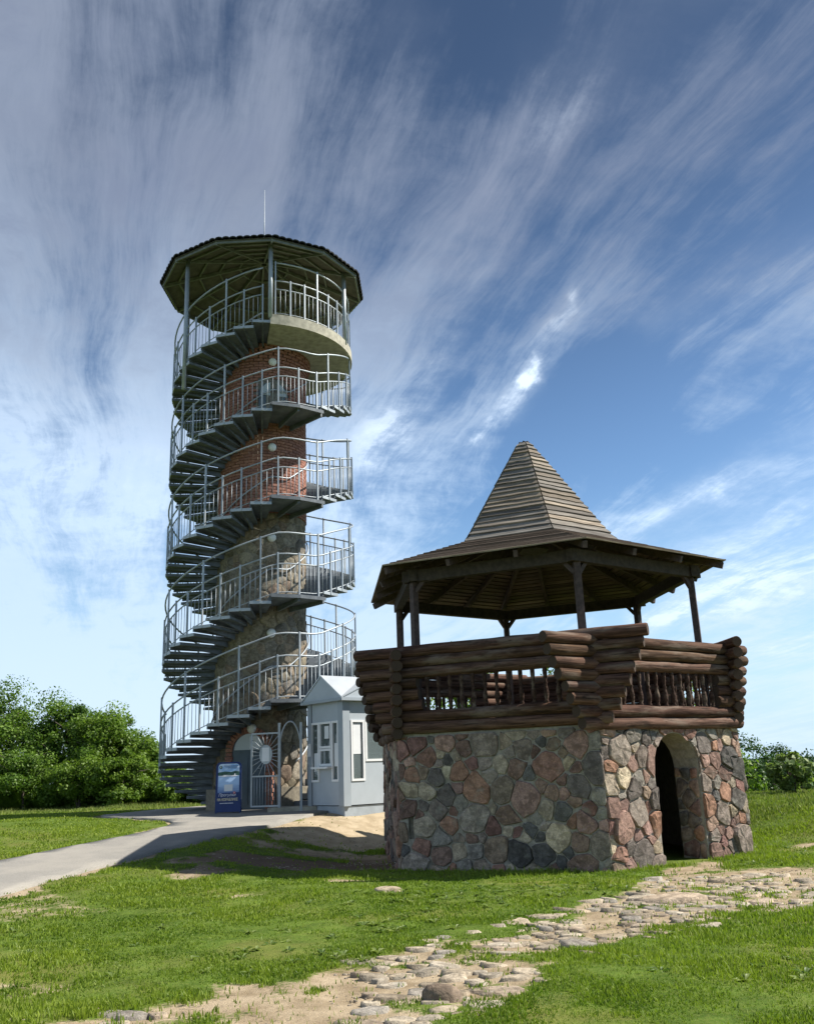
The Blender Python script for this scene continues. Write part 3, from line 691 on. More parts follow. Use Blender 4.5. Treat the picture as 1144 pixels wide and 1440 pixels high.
for i in range(7):
    a_ = i * 2 * PI / 7; mb = MB(); p = Vector((GC[0] + .075 * math.cos(a_), GC[1] + .075 * math.sin(a_), ZA)); mb.box(p, (.05, .07, .09), Matrix.Rotation(a_ + .3 * i, 3, 'Z') @ Matrix.Rotation(.4, 3, 'Y')); part('cap_board', mb, M['dark_wood'], proof, at=p)

# ------------------------------------------------------------------ lookout tower
TZ0 = .70
tow = thing('lookout_tower', (TC[0], TC[1], TZ0), 'tall round stone and brick lookout tower wrapped in a grey steel spiral stair', 'tower')
FRONT = math.atan2(-TC[1], -TC[0])                                   # towards the viewer
def tp(phi, r, z): a = FRONT + R_(phi); return Vector((TC[0] + r * math.cos(a), TC[1] + r * math.sin(a), TZ0 + z))
RSH = 1.22; RI, RO = 1.27, 2.60
ZT = 7.72                                                            # stone below, brick above (over tower base)
ZTOP = 13.0; RISE = 2.6 / 15; STEP = (360 - 33) / 29.
mb = MB(); mb.lathe([(RSH, -.4), (RSH, 12.9)], (TC[0], TC[1], TZ0), 64); shaft = part('shaft', mb, M['mortar_t'], tow, True)
for p in shaft.data.polygons: p.use_smooth = len(p.vertices) == 4
rnd = random.Random(23); circ = 2 * PI * RSH
TST = [(.24, .21, .16), (.26, .23, .18), (.20, .175, .125), (.17, .15, .11), (.23, .20, .145), (.25, .20, .14), (.15, .135, .105), (.21, .165, .115), (.19, .17, .14), (.27, .235, .17), (.21, .16, .12), (.18, .165, .14)]
DPHI, DWD, DH = -13., .86, 1.86                                      # arched door
def in_door(phi, z, o=0.):
    x = RSH * math.sin(R_(phi - DPHI)); return abs(phi - DPHI) < 60 and abs(x) < DWD / 2 + .15 + o and (z < DH - DWD / 2 or math.hypot(x, z - (DH - DWD / 2)) < DWD / 2 + .15 + o)
P = poisson(circ, ZT + .3, .29, rnd, 12000, None, .45); hid = MB(); cnt = 0
for p, poly in sorted(voronoi([(x, y - .2, r) for x, y, r in P], (0, -.2, circ, ZT), circ), key=lambda q: abs((math.degrees(q[0][0] / RSH) + 180 - 8) % 360 - 180)):
    rc = round_cell(poly, .009, rnd, .01)
    if not rc: continue
    fn = lambda u, v, h: tp(math.degrees(u / RSH), RSH + h, v)
    c_, r, outl = rc; phi = (math.degrees(c_[0] / RSH) + 180) % 360 - 180
    if in_door(phi, c_[1], .10): continue
    mbs = dome(c_, outl, fn, min(.02, .006 + r * .04) * rnd.uniform(.7, 1.3), rnd, -.01, .2)
    q = rnd.uniform(1., 1.35)
    if abs(phi) < 100 and cnt < 299: part('stone', mbs, M['stone'], shaft, True, fn(c_[0], c_[1], 0), tuple(v * q for v in rnd.choice(TST))); cnt += 1
    else: hid.add(mbs.v, mbs.f)
part('stonework', hid, M['stone'], shaft, True, color=(.2, .17, .125), kind='stuff')
# brickwork: shared brick mesh, running bond
NBK = 30; BW = 360. / NBK; BH = .085
mb = MB(); w_ = RSH * R_(BW) - .014; mb.box((0, 0, 0), (.05, w_, BH - .014))
bme = mesh_of('brick', mb, [M['brick']]); hid = MB(); cnt = 0
BCOL = [(.31, .125, .08), (.28, .11, .075), (.35, .15, .095), (.25, .10, .07), (.33, .14, .09), (.22, .09, .068)]
rows = int((12.75 - ZT) / BH)
for j in range(rows):
    z = ZT + (j + .5) * BH; corb = max(0, min(4, j - (rows - 7))) * .035
    for i in range(NBK):
        phi = (i + .5 * (j % 2)) * BW; phi = (phi + 180) % 360 - 180
        if abs(phi - 12) < 21 and 10.4 < z < 11.75 and (abs(phi - 12) < 20): continue
        a_ = FRONT + R_(phi); c_ = tp(phi, RSH + .012 + corb + rnd.uniform(-.004, .004), z)
        front = abs(phi - 3) < 50 and z < 10.3
        if front and cnt < 300: link('brick', bme, shaft, c_, rotz(a_), rnd.choice(BCOL)); cnt += 1
        else:
            rm = rotz(a_); hid.add([rm @ Vector(v) + c_ for v in mb.v], mb.f)
part('brickwork', hid, M['brick'], shaft, color=(.30, .12, .08), kind='stuff')
# red brick surround of the door, the door itself with a pale transom
ds = MB(); nbr = 0
a_ = FRONT + R_(DPHI); dn = Vector((math.cos(a_), math.sin(a_), 0)); dt = Vector((-math.sin(a_), math.cos(a_), 0)); dc = Vector((TC[0], TC[1], TZ0)) + dn * (RSH - .07)
def dp(x, z, h=0.): return dc + dt * x + dn * h + Vector((0, 0, z))
arch = [(-DWD / 2, 0)] + [(DWD / 2 * math.cos(t_) * -1, DH - DWD / 2 + DWD / 2 * math.sin(t_)) for t_ in np.linspace(0, PI, 15)] + [(DWD / 2, 0)]
door = MB(); door.prism([dp(x, z, .02) for x, z in arch], dn * .06); pd = part('door', door, M['door_paint'], tow, at=dp(0, 0))
for (x0, x1, zz0, zz1) in ((-.36, -.03, .12, 1.32), (.03, .36, .12, 1.32)):
    mb = MB(); mb.prism([dp(x0, zz0, .085), dp(x1, zz0, .085), dp(x1, zz1, .085), dp(x0, zz1, .085)], dn * .014); part('door_panel', mb, M['door_paint'], pd)
mb = MB(); mb.prism([dp(x * .9, max(z, DH - DWD / 2 + .03), .083) if z > 1.3 else None for x, z in arch if z > 1.3], dn * .012); part('transom', mb, M['glass_pale'], pd)
mb = MB(); mb.bar(dp(-.40, DH - DWD / 2, .09), dp(.40, DH - DWD / 2, .09), .03, .05); part('transom_bar', mb, M['door_paint'], pd)
mb = MB(); mb.prism([dp(.02, 1.48, .10), dp(.27, 1.48, .10), dp(.27, 1.79, .10), dp(.02, 1.79, .10)], dn * .004); part('notice', mb, M['paper'], pd)
mb = MB(); mb.tube([dp(.30, 1.0, .09), dp(.30, 1.0, .14), dp(.22, 1.0, .14)], .012); part('handle', mb, M['steel'], pd)
sur = MB(); sur.bar(dp(-DWD / 2 - .1, .05, .02), dp(-DWD / 2 - .1, 1.3, .02), .16, .14, dn); psur = part('door_surround', sur, M['mortar_t'], tow, at=dp(0, 0))
for s_ in (-1, 1):
    for i in range(14):
        mb = MB(); c_ = dp(s_ * (DWD / 2 + .085), .06 + i * .1, .055); mb.box(c_, (.13, .15 if i % 2 else .2, .088), Matrix((dn, dt, Vector((0, 0, 1)))).transposed()); part('brick', mb, M['brick'], psur, at=c_, color=rnd.choice(BCOL))
for t_ in np.linspace(.06, PI - .06, 17):
    c_ = dp((DWD / 2 + .085) * math.cos(t_), DH - DWD / 2 + (DWD / 2 + .085) * math.sin(t_), .055); e1_ = dt * math.cos(t_) + Vector((0, 0, math.sin(t_))); e2_ = -dt * math.sin(t_) + Vector((0, 0, math.cos(t_)))
    mb = MB(); mb.box(c_, (.13, .17, .078), Matrix((dn, e1_, e2_)).transposed()); part('brick', mb, M['brick'], psur, at=c_, color=rnd.choice(BCOL))
# arched window on the fourth landing
a_ = FRONT + R_(14); wn = Vector((math.cos(a_), math.sin(a_), 0)); wt = Vector((-math.sin(a_), math.cos(a_), 0)); wc = Vector((TC[0], TC[1], TZ0)) + wn * (RSH - .08)
def wp(x, z, h=0.): return wc + wt * x + wn * h + Vector((0, 0, z))
arch2 = [(-.42, 10.42)] + [(-.42 * math.cos(t_), 11.22 + .42 * math.sin(t_)) for t_ in np.linspace(0, PI, 13)] + [(.42, 10.42)]
mb = MB(); mb.prism([wp(x, z) for x, z in arch2], wn * .06); pw = part('window', mb, M['door_paint'], tow, at=wp(0, 11))
mb = MB(); mb.prism([wp(x * .9, z - .02, .065) for x, z in arch2 if z > 11.2], wn * .01); part('pane', mb, M['glass_pale'], pw)

# stair treads: two flights wound round the shaft
def wedge(phi0, phi1, r0, r1, z, thk, n=1):
    mb = MB(); top = [tp(phi0, r0, z)] + [tp(phi0 + (phi1 - phi0) * i / n, r1 / (math.cos(R_((phi1 - phi0) / n / 2)) ** .5), z) for i in range(n + 1)] + [tp(phi1, r0, z)]
    mb.prism([p - Vector((0, 0, thk)) for p in top], (0, 0, thk)); return mb
flights = []                                                         # (list of (phi, z)) centre line per flight, for the rails
def tread(phi0, z):
    mb = wedge(phi0 - .6, phi0 + STEP + .5, RI - .1, RO, z, .07)
    pm = phi0 + STEP / 2
    for f_, w2 in ((.5, .05), ):
        q0, q1 = tp(phi0 + STEP * f_, RI - .08, z - .055), tp(phi0 + STEP * f_, RO - .05, z - .055); s = (q1 - q0).cross(Vector((0, 0, 1))).normalized() * (w2 / 2)
        mb.add([q0 - s, q0 + s, q1 + s, q1 - s, q0 - s - Vector((0, 0, .17)), q0 + s - Vector((0, 0, .17)), q1 + s - Vector((0, 0, .035)), q1 - s - Vector((0, 0, .035))], [(0, 1, 2, 3), (4, 7, 6, 5), (0, 4, 5, 1), (1, 5, 6, 2), (2, 6, 7, 3), (3, 7, 4, 0)])
    # folded nosing along the leading edge and end plate
    q0, q1 = tp(phi0 - .6, RI - .05, z - .075), tp(phi0 - .6, RO, z - .07); mb.bar(q0, q1, .03, .135)
    q0, q1 = tp(phi0 - .4, RO + .012, z - .035), tp(phi0 + STEP + .3, RO + .012, z - .035); mb.bar(q0, q1, .022, .075, mi=1)
    part('tread', mb, [M['tread'], M['steel']], tow, at=tp(pm, RO, z))
def landing(phi0, phi1, z):
    mb = wedge(phi0 - .5, phi1, RI - .1, RO + .02, z, .05, 2)
    n_ = 3
    for i in range(n_):
        ph = phi0 + (phi1 - phi0) * i / (n_ - 1); mb.bar(tp(ph, RI - .1, z - .13), tp(ph, RO - .02, z - .09), .06, .12)
    for i in range(2):
        pa, pb = phi0 + (phi1 - phi0) * i / 2, phi0 + (phi1 - phi0) * (i + 1) / 2; mb.bar(tp(pa, RO + .07, z - .04), tp(pb, RO + .07, z - .04), .02, .09)
    part('landing', mb, M['tread'], tow, at=tp((phi0 + phi1) / 2, RO, z))
L0, L1_ = 5., 38.
paths = {'A': [], 'B': []}                                           # nodes: (phi_total, z, is_landing)
for i in range(1, 15):                                               # flight A, ground to first landing
    ph = L0 - (15 - i) * STEP; z = i * RISE; tread(ph, z); paths['A'].append((ph + STEP / 2, z))
for lv, key in ((1, 'A'), (2, 'B'), (3, 'A'), (4, 'B')):
    z = lv * 2.6; base = 360 * 0
    if key == 'B' and lv == 2:
        for i in range(1, 30):
            ph = L1_ + (i - 1) * STEP - 360; tread(ph, i * RISE); paths['B'].append((ph + STEP / 2, i * RISE))
    lap = (lv - 1) // 2 if key == 'A' else (lv - 2) // 2
    landing(L0, L1_, z)
    for f_ in (.12, .5, .88): paths[key].append((L0 + (L1_ - L0) * f_ + 360 * lap, z))
    ns = 29 if lv < 4 else 14
    for i in range(1, ns + 1):
        ph = L1_ + (i - 1) * STEP; tread(ph, z + i * RISE); paths[key].append((ph + STEP / 2 + 360 * lap, z + i * RISE))
# rails: post on every tread (tall, short, short), four rails, three balusters between posts
bmb = MB(); bmb.tube([(0, 0, 0), (0, 0, 1)], .0085, 5); bal2 = mesh_of('baluster', bmb, [M['steel']], True); bal_n = 0; balrest = MB()
RR = RO - .01
def rail_run(nodes, name='railing', phase=0, flat=False, inner=False):
    """nodes: (phi, z) ordered"""
    global bal_n
    def at(phi):
        ps = [q[0] for q in nodes]; return float(np.interp(phi, ps, [q[1] for q in nodes]))
    p0, p1 = nodes[0][0], nodes[-1][0]; n = max(2, int((p1 - p0) / 5.5)); phs = [p0 + (p1 - p0) * i / n for i in range(n + 1)]
    # lightly smoothed height so that rails flow from flight to landing
    sm = lambda ph: (at(max(p0, ph - 4)) + at(ph) * 2 + at(min(p1, ph + 4))) / 4
    mb = MB()
    for h, r in ((.81, .018), (1.07, .021), (1.63, .023), (.07, .013)): mb.tube([tp(ph, RR, sm(ph) + h) for ph in phs], r, 6)
    rail = part(name, mb, M['steel'], tow, True, at=tp(p0, RR, nodes[0][1]))
    if inner:
        mb = MB(); mb.tube([tp(ph, RSH + .09, sm(ph) + .95) for ph in phs], .02, 6); part('wall_rail', mb, M['steel'], tow, True, at=tp(p0, RR, nodes[0][1]))
    for i, (ph, z) in enumerate(nodes):
        tall = (i + phase) % 3 == 0; mb = MB(); mb.bar(tp(ph, RR + .012, z - .06), tp(ph, RR + .012, sm(ph) + (1.67 if tall else 1.11)), .04, .04, tp(ph, 1, 0) - tp(ph, 0, 0)); part('post', mb, M['steel'], rail, at=tp(ph, RR, z))
        if i < len(nodes) - 1:
            dph = nodes[i + 1][0] - ph; nb_ = max(2, int(round(dph / 2.75)) - 1)
            for k in range(1, nb_ + 1):
                q = ph + dph * k / (nb_ + 1); zz = sm(q) + .07; ql = (q + 180) % 360 - 180
                if abs(ql - 5) < 72 and bal_n < 300:
                    o_ = link('baluster', bal2, rail, tp(q, RR, zz)); o_.scale = (1, 1, .75); bal_n += 1
                else: balrest.tube([tp(q, RR, zz), tp(q, RR, zz + .74)], .0085, 4, caps=False)
rail_run([q for q in paths['A'] if q[0] > -112], phase=1, inner=True)
rail_run([q for q in paths['B'] if q[0] > -320], phase=2, inner=True)
# concrete top platform (a ring sector), its own rail, posts and roof
mb = MB(); segs = 36; P0, P1 = L0 - 1, 212.
top = [tp(P0, RSH - .3, 0)] + [tp(P0 + (P1 - P0) * i / segs, RO + .06, 0) for i in range(segs + 1)] + [tp(P1, RSH - .3, 0)] + [tp(P1 + (360 - P1 + P0) * i / 6, RSH - .3, 0) for i in range(1, 6)]
mb.prism([p + Vector((0, 0, ZTOP - .30)) for p in top], (0, 0, .30)); part('platform', mb, M['concrete'], tow, at=tp(0, 0, ZTOP))
rail_run([(L0 + 2 + i * 9.4, ZTOP) for i in range(22)], phase=0)
rail_o = [c for c in tow.children if c.name.startswith('railing')][0]
bo = part('baluster_row', balrest, M['steel'], rail_o, True, kind='stuff')
ZEV = 15.13
for i in range(6):
    ph = 4 + 60 * i; zb = ZTOP if 4 <= ph < 200 else 11.3; mb = MB(); mb.tube([tp(ph, RO + .02, zb - .1), tp(ph, RO + .02, ZEV + .18)], .062, 8); part('roof_post', mb, M['steel'], tow, True, at=tp(ph, RO, zb))
NR = 12; RRF = 3.03; ZAP = 16.25
def rp(k, R, dz=0.): return tp(4 + 30 * k, R, ZEV + (RRF - R) / RRF * (ZAP - ZEV) + dz)
mb = MB(); ap = tp(0, 0, ZAP)
for k in range(NR):
    mb.add([rp(k, RRF, .0), rp(k + 1, RRF, .0), ap, rp(k, RRF, .025), rp(k + 1, RRF, .025), ap + Vector((0, 0, .025))], [(0, 2, 1), (3, 4, 5), (0, 1, 4, 3)])
troof = part('roof', mb, M['roof_lining'], tow, at=ap)
tmb = MB(); n_ = 6
for i in range(n_):
    t0_, t1_ = PI * i / n_, PI * (i + 1) / n_; tmb.add([(-.115 * math.cos(t0_), -.03, .07 * math.sin(t0_)), (-.115 * math.cos(t1_), -.03, .07 * math.sin(t1_)), (-.115 * math.cos(t1_), .36, .055 * math.sin(t1_) + .0), (-.115 * math.cos(t0_), .36, .055 * math.sin(t0_)), (-.10 * math.cos(t0_), -.03, .04 * math.sin(t0_) - .005), (-.10 * math.cos(t1_), -.03, .04 * math.sin(t1_) - .005)], [(0, 1, 2, 3), (0, 4, 5, 1)])
tile_me = mesh_of('roof_tile', tmb, [M['roof_tile']], False, fix=False); rest = MB()
for k in range(NR):
    A, B = rp(k, RRF, .03), rp(k + 1, RRF, .03); d = (B - A).normalized(); inn = (ap + Vector((0, 0, .03)) - (A + B) / 2).normalized(); nn = d.cross(inn).normalized(); inn = nn.cross(d)
    if nn.z < 0: nn = -nn
    rot = Matrix((d, inn, nn)).transposed(); Ls = (B - A).length; Hs = (ap - (A + B) / 2).length; row = 0; y_ = -.03
    while y_ < Hs - .1:
        wd = Ls * (1 - max(0, y_) / Hs); nt = max(1, int(round(wd / .2)))
        for i in range(nt):
            x_ = -wd / 2 + wd * (i + .5) / nt; c_ = (A + B) / 2 + d * x_ + inn * y_ + nn * (.006 * random.uniform(-1, 1) + .012)
            if row == 0: link('roof_tile', tile_me, troof, c_, rot)
            else: rest.add([rot @ Vector(v) + c_ for v in tmb.v], tmb.f)
        y_ += .30; row += 1
    mb = MB(); mb.bar(rp(k, RRF - .03, -.07), rp(k, .1, -.07), .05, .10); part('rafter', mb, M['roof_frame'], troof, at=rp(k, RRF))
    for Rr in (RRF - .05, 2.55, 1.95, 1.35, .75):
        mb = MB(); mb.bar(rp(k, Rr, -.045), rp(k + 1, Rr, -.045), .045, .055 if Rr < 2.9 else .09); part('purlin', mb, M['roof_frame'], troof, at=rp(k, Rr))
part('roof_tiling', rest, M['roof_tile'], troof, kind='stuff')
mb = MB(); mb.tube([ap - Vector((0, 0, .1)), ap + Vector((0, 0, 1.2)), ap + Vector((0, 0, 2.55))], [.022, .014, .006], 6); part('lightning_rod', mb, M['steel'], tow, True, at=ap)
# round bulkhead lamps under each landing
for lv in range(5):
    for ph in ((12, ), (12, -58), (12, ), (12, -62), (12, -60))[lv]:
        z = 2.6 * lv + (1.82 if lv else 1.98); c_ = tp(ph - (22 if lv == 0 else 0), RSH + .06, z); mb = MB(); a_ = FRONT + R_(ph - (22 if lv == 0 else 0)); od = Vector((math.cos(a_), math.sin(a_), 0)); mb.tube([c_ - od * .06, c_ + od * .0, c_ + od * .05, c_ + od * .075], [.12, .12, .10, .05], 14); part('wall_lamp', mb, M['white_lamp'], tow, True, at=c_)
# entrance: threshold, gate posts, open sunburst gate
gp0, gp1 = Vector((-3.95, 22.55, .68)), Vector((-3.24, 22.38, .68))
GH = 1.83
gate = MB(); gz = Vector((0, 0, .12)); gt = (gp1 - gp0)
for p in (gp0, gp1): gate.bar(p + gz, p + Vector((0, 0, GH)), .04, .04, (0, 1, 0))
for z in (.14, .82, GH - .02): gate.bar(gp0 + Vector((0, 0, z)), gp1 + Vector((0, 0, z)), .032, .036)
pg = part('gate', gate, M['steel'], tow, at=gp0)
gc_ = gp0.lerp(gp1, .5) + Vector((0, 0, 1.32))
for i in range(9):
    p = gp0.lerp(gp1, (i + 1) / 10); mb = MB(); mb.tube([p + Vector((0, 0, .14)), p + Vector((0, 0, .82))], .009, 5); part('bar', mb, M['steel'], pg, True, at=p)
for i in range(22):
    an = 2 * PI * i / 22 + .07; dx_, dz_ = math.cos(an), math.sin(an); hw, hh0, hh1 = gt.length / 2, GH - .02 - 1.32, 1.32 - .82
    k = min(hw / abs(dx_) if abs(dx_) > 1e-6 else 9, (hh0 if dz_ > 0 else hh1) / abs(dz_) if abs(dz_) > 1e-6 else 9); gd = gt.normalized()
    mb = MB(); mb.tube([gc_ + gd * dx_ * .15 + Vector((0, 0, dz_ * .21)), gc_ + gd * dx_ * k + Vector((0, 0, dz_ * k))], .0085, 5); part('ray', mb, M['steel'], pg, True, at=gc_)
gd = gt.normalized(); gn = Vector((gd.y, -gd.x, 0))
mb = MB(); mb.prism([gc_ + gd * .165 * math.cos(t_) + Vector((0, 0, .225 * math.sin(t_))) - gn * .012 for t_ in np.linspace(0, 2 * PI, 21)[:-1]], gn * .024); pq = part('plaque', mb, M['steel'], pg, at=gc_)
mb = MB(); mb.prism([gc_ + gd * x + Vector((0, 0, z)) + gn * .014 for x, z in ((-.09, -.16), (.09, -.16), (.09, .16), (-.09, .16))], gn * .004); part('notice', mb, M['paper'], pq)
for px_, py_ in ((-3.26, 22.36), (-2.74, 22.35)):
    mb = MB(); mb.bar((px_, py_, .62), (px_, py_, 2.72), .055, .055, (0, 1, 0)); part('gate_post', mb, M['steel'], tow, at=(px_, py_, .7))
mb = MB(); mb.tube([Vector((-3.26 + .26 * (1 - math.cos(t_)), 22.36, 2.0 + .75 * math.sin(t_))) for t_ in np.linspace(0, PI, 16)], .02, 6); part('gate_arch', mb, M['steel'], tow, True, at=(-3.0, 22.36, 2.7))
mb = MB(); mb.tube([tp(46 + 6 * math.sin(t_), RO - .1 + .05 * math.cos(t_), 1.7 + .45 * math.cos(t_)) for t_ in np.linspace(0, PI, 12)], .03, 6); part('rail_loop', mb, M['steel'], tow, True, at=tp(46, RO, 1.7))
mb = MB(); mb.box((-3.0, 22.75, .70), (1.15, .9, .16), rotz(.12)); part('threshold', mb, M['concrete'], tow, at=(-3.0, 22.75, .7))
for s0, s1 in ((-75, -38), (22, 60)):
    mb = MB(); mb.prism([tp(s0 + (s1 - s0) * i / 6, 1.42, -.3) for i in range(7)] + [tp(s1 - (s1 - s0) * i / 6, 1.2, -.3) for i in range(7)], (0, 0, .82))
    part('plinth', mb, M['mortar_t'], tow, at=tp(s0, 1.4, 0))

# ------------------------------------------------------------------ ticket kiosk
KC = Vector((-1.66, 21.5, .56)); ka = R_(40); kx = Vector((math.cos(ka), math.sin(ka), 0)); ky = Vector((-math.sin(ka), math.cos(ka), 0))
kio = thing('ticket_kiosk', KC, 'small grey panelled ticket kiosk with white windows beside the tower', 'kiosk')
KX, KY, KH = 2.25, 1.42, 2.60
def kp(u, v, z): return KC + kx * u + ky * v + Vector((0, 0, z))
mb = MB(); mb.prism([kp(.03, .03, -.25), kp(KX - .03, .03, -.25), kp(KX - .03, KY - .03, -.25), kp(.03, KY - .03, -.25)], (0, 0, .47)); part('plinth', mb, M['kiosk_plinth'], kio, at=KC)
Zh = Vector((0, 0, 1))
def panel(poly, off, key, name='wall_panel', parent=kio): mb = MB(); mb.prism(poly, off); return part(name, mb, M[key], parent, at=poly[0])
def rectR(u0, u1, z0, z1, h=0.): return [kp(u0, -h, z0), kp(u1, -h, z0), kp(u1, -h, z1), kp(u0, -h, z1)]
def rectL(v0, v1, z0, z1, h=0.): return [kp(-h, v0, z0), kp(-h, v1, z0), kp(-h, v1, z1), kp(-h, v0, z1)]
# lit face (right), shaded face (left): panels round the openings, so windows are real openings
for (u0, u1, z0, z1) in ((.15, .21, .24, KH), (.21, 1.97, 2.13, KH), (.21, .62, .24, .76), (.62, 1.97, .24, 1.19)):
    panel(rectR(u0, u1, z0, z1), ky * .06, 'kiosk_panel')
panel(rectR(1.97, KX, .24, KH), ky * .06, 'kiosk_panel')
for (v0, v1, z0, z1) in ((.15, .18, .24, KH), (.18, 1.33, 2.13, KH), (.18, .47, .24, .76), (.47, .97, .24, 1.12), (.97, 1.33, .24, .76), (1.33, KY, .24, KH)):
    panel(rectL(v0, v1, z0, z1), kx * .06, 'kiosk_panel')
panel([kp(KX, .06, .24), kp(KX, KY, .24), kp(KX, KY, KH), kp(KX, .06, KH)], -kx * .06, 'kiosk_panel')
panel([kp(.06, KY, .24), kp(KX - .06, KY, .24), kp(KX - .06, KY, KH), kp(.06, KY, KH)], -ky * .06, 'kiosk_panel')
mb = MB(); mb.prism([kp(.1, .1, .24), kp(KX - .1, .1, .24), kp(KX - .1, KY - .1, .24), kp(.1, KY - .1, .24)], (0, 0, .03)); part('floor', mb, M['kiosk_dark'], kio, at=KC)
mb = MB(); mb.prism([kp(-.03, -.03, .22), kp(.17, -.03, .22), kp(.17, .012, .22), kp(.012, .012, .22), kp(.012, .17, .22), kp(-.03, .17, .22)], (0, 0, KH - .22)); part('corner_trim', mb, M['kiosk_trim'], kio, at=KC)
mb = MB(); mb.prism([kp(-.03, KY - .13, .22), kp(-.03, KY + .02, .22), kp(.1, KY + .02, .22), kp(.1, KY - .01, .22), kp(.0, KY - .13, .22)], (0, 0, KH - .22)); part('corner_trim', mb, M['kiosk_trim'], kio, at=KC)
for q0, q1 in (((.175, -.002), (.175, -.012)), ((-.002, .175), (-.012, .175)), ((1.99, -.002), (1.99, -.012)), ((-.002, KY - .13), (-.012, KY - .13))):
    mb = MB(); mb.bar(kp(q0[0], q0[1], .25), kp(q0[0], q0[1], KH - .03), .014, .014, ky); part('panel_seam', mb, M['kiosk_dark'], kio, at=kp(q0[0], q0[1], .25))
def kwin(rect, a, b_, z0, z1, nrm, mull=(), tr=()):
    fr = MB(); t_ = .05
    def q(u0, u1, y0, y1): fr.prism(rect(u0, u1, y0, y1, .02), -nrm * .07)
    q(a, a + t_, z0, z1); q(b_ - t_, b_, z0, z1); q(a + t_, b_ - t_, z0, z0 + t_); q(a + t_, b_ - t_, z1 - t_, z1)
    for u in mull: q(u - t_ / 2, u + t_ / 2, z0 + t_, z1 - t_)
    f_ = part('window', fr, M['white_pvc'], kio, at=rect(a, b_, z0, z1)[0])
    g_ = MB(); g_.prism(rect(a + t_, b_ - t_, z0 + t_, z1 - t_, -.02), -nrm * .012); part('pane', g_, M['glass'], f_); return f_
kwin(rectR, .21, .60, .76, 2.13, -ky); w2 = kwin(rectR, .62, 1.97, 1.19, 2.13, -ky, (1.28, ))
kwin(rectL, .18, .46, .76, 2.13, -kx); kwin(rectL, .98, 1.33, .76, 2.13, -kx); w3 = kwin(rectL, .47, .97, 1.52, 2.13, -kx)
# notices behind the glass, ticket hatch with shelf
f_ = kwin(rectL, .47, .97, 1.12, 1.51, -kx)
mb = MB(); mb.prism(rectL(.44, 1.12, 1.06, 1.10, .16), kx * .16); part('ticket_shelf', mb, M['white_pvc'], kio, at=kp(0, .5, 1.1))
for rect, a0, a1, z0, z1, nrm in ((rectR, .29, .50, 1.36, 2.05, -ky), (rectL, .26, .38, 1.10, 1.62, -kx), (rectL, 1.06, 1.22, 1.0, 1.42, -kx), (rectL, .60, .78, 1.74, 2.03, -kx)):
    mb = MB(); mb.prism(rect(a0, a1, z0, z1, -.012), -nrm * .004); part('notice', mb, M['paper'], kio, at=rect(a0, a1, z0, z1)[0])
for z in (1.36, 1.62, 1.86):
    mb = MB(); mb.prism(rectR(.66, 1.9, z, z + .03, -.12), ky * .2); part('shelf', mb, M['white_pvc'], kio, at=kp(.6, .3, z))
mb = MB(); mb.prism(rectR(.34, .52, .30, 1.05, -.2), ky * .3); part('cupboard', mb, M['white_pvc'], kio, at=kp(.35, .3, .3))
mb = MB(); mb.prism([kp(-.06, KY - .16, 1.35), kp(-.06, KY - .02, 1.35), kp(-.06, KY - .02, 1.65), kp(-.06, KY - .16, 1.65)], kx * .012); part('notice', mb, M['paper'], kio, at=kp(0, KY, 1.4))
# cross-gabled metal roof: a gable over each side meeting in valleys at the corners
OV = .14; zg, zr = KH, KH + .58
rx0, rx1, ry0, ry1 = -OV, KX + OV, -OV, KY + OV; mx_, my_ = (rx0 + rx1) / 2, (ry0 + ry1) / 2
cor = [kp(rx0, ry0, zg + .02), kp(rx1, ry0, zg + .02), kp(rx1, ry1, zg + .02), kp(rx0, ry1, zg + .02)]
gab = [kp(mx_, ry0, zr), kp(rx1, my_, zr), kp(mx_, ry1, zr), kp(rx0, my_, zr)]; cen = kp(mx_, my_, zr)
mb = MB()
for i in range(4):
    for a, b_, c_ in ((cor[i], gab[i], cen), (cor[i], cen, gab[i - 1])): mb.prism([a, b_, c_], (0, 0, .035))
kr = part('roof', mb, M['kiosk_roof'], kio, at=cen)
for i in range(4):
    a, b_, c_ = cor[i], cor[(i + 1) % 4], gab[i]; inw = (cen - c_).normalized(); mb = MB(); mb.prism([a + inw * .02 - Zh * .01, b_ + inw * .02 - Zh * .01, c_ + inw * .02 - Zh * .01], inw * .03); part('gable', mb, M['kiosk_panel'], kr, at=a)
    mb = MB(); mb.bar(a - Zh * .02, b_ - Zh * .02, .03, .07); part('eave_trim', mb, M['kiosk_trim'], kr, at=a)
mb = MB(); mb.prism([kp(rx0 + .05, ry0 + .05, zg - .035), kp(rx1 - .05, ry0 + .05, zg - .035), kp(rx1 - .05, ry1 - .05, zg - .035), kp(rx0 + .05, ry1 - .05, zg - .035)], (0, 0, .02)); part('soffit', mb, M['kiosk_trim'], kr, at=cen)

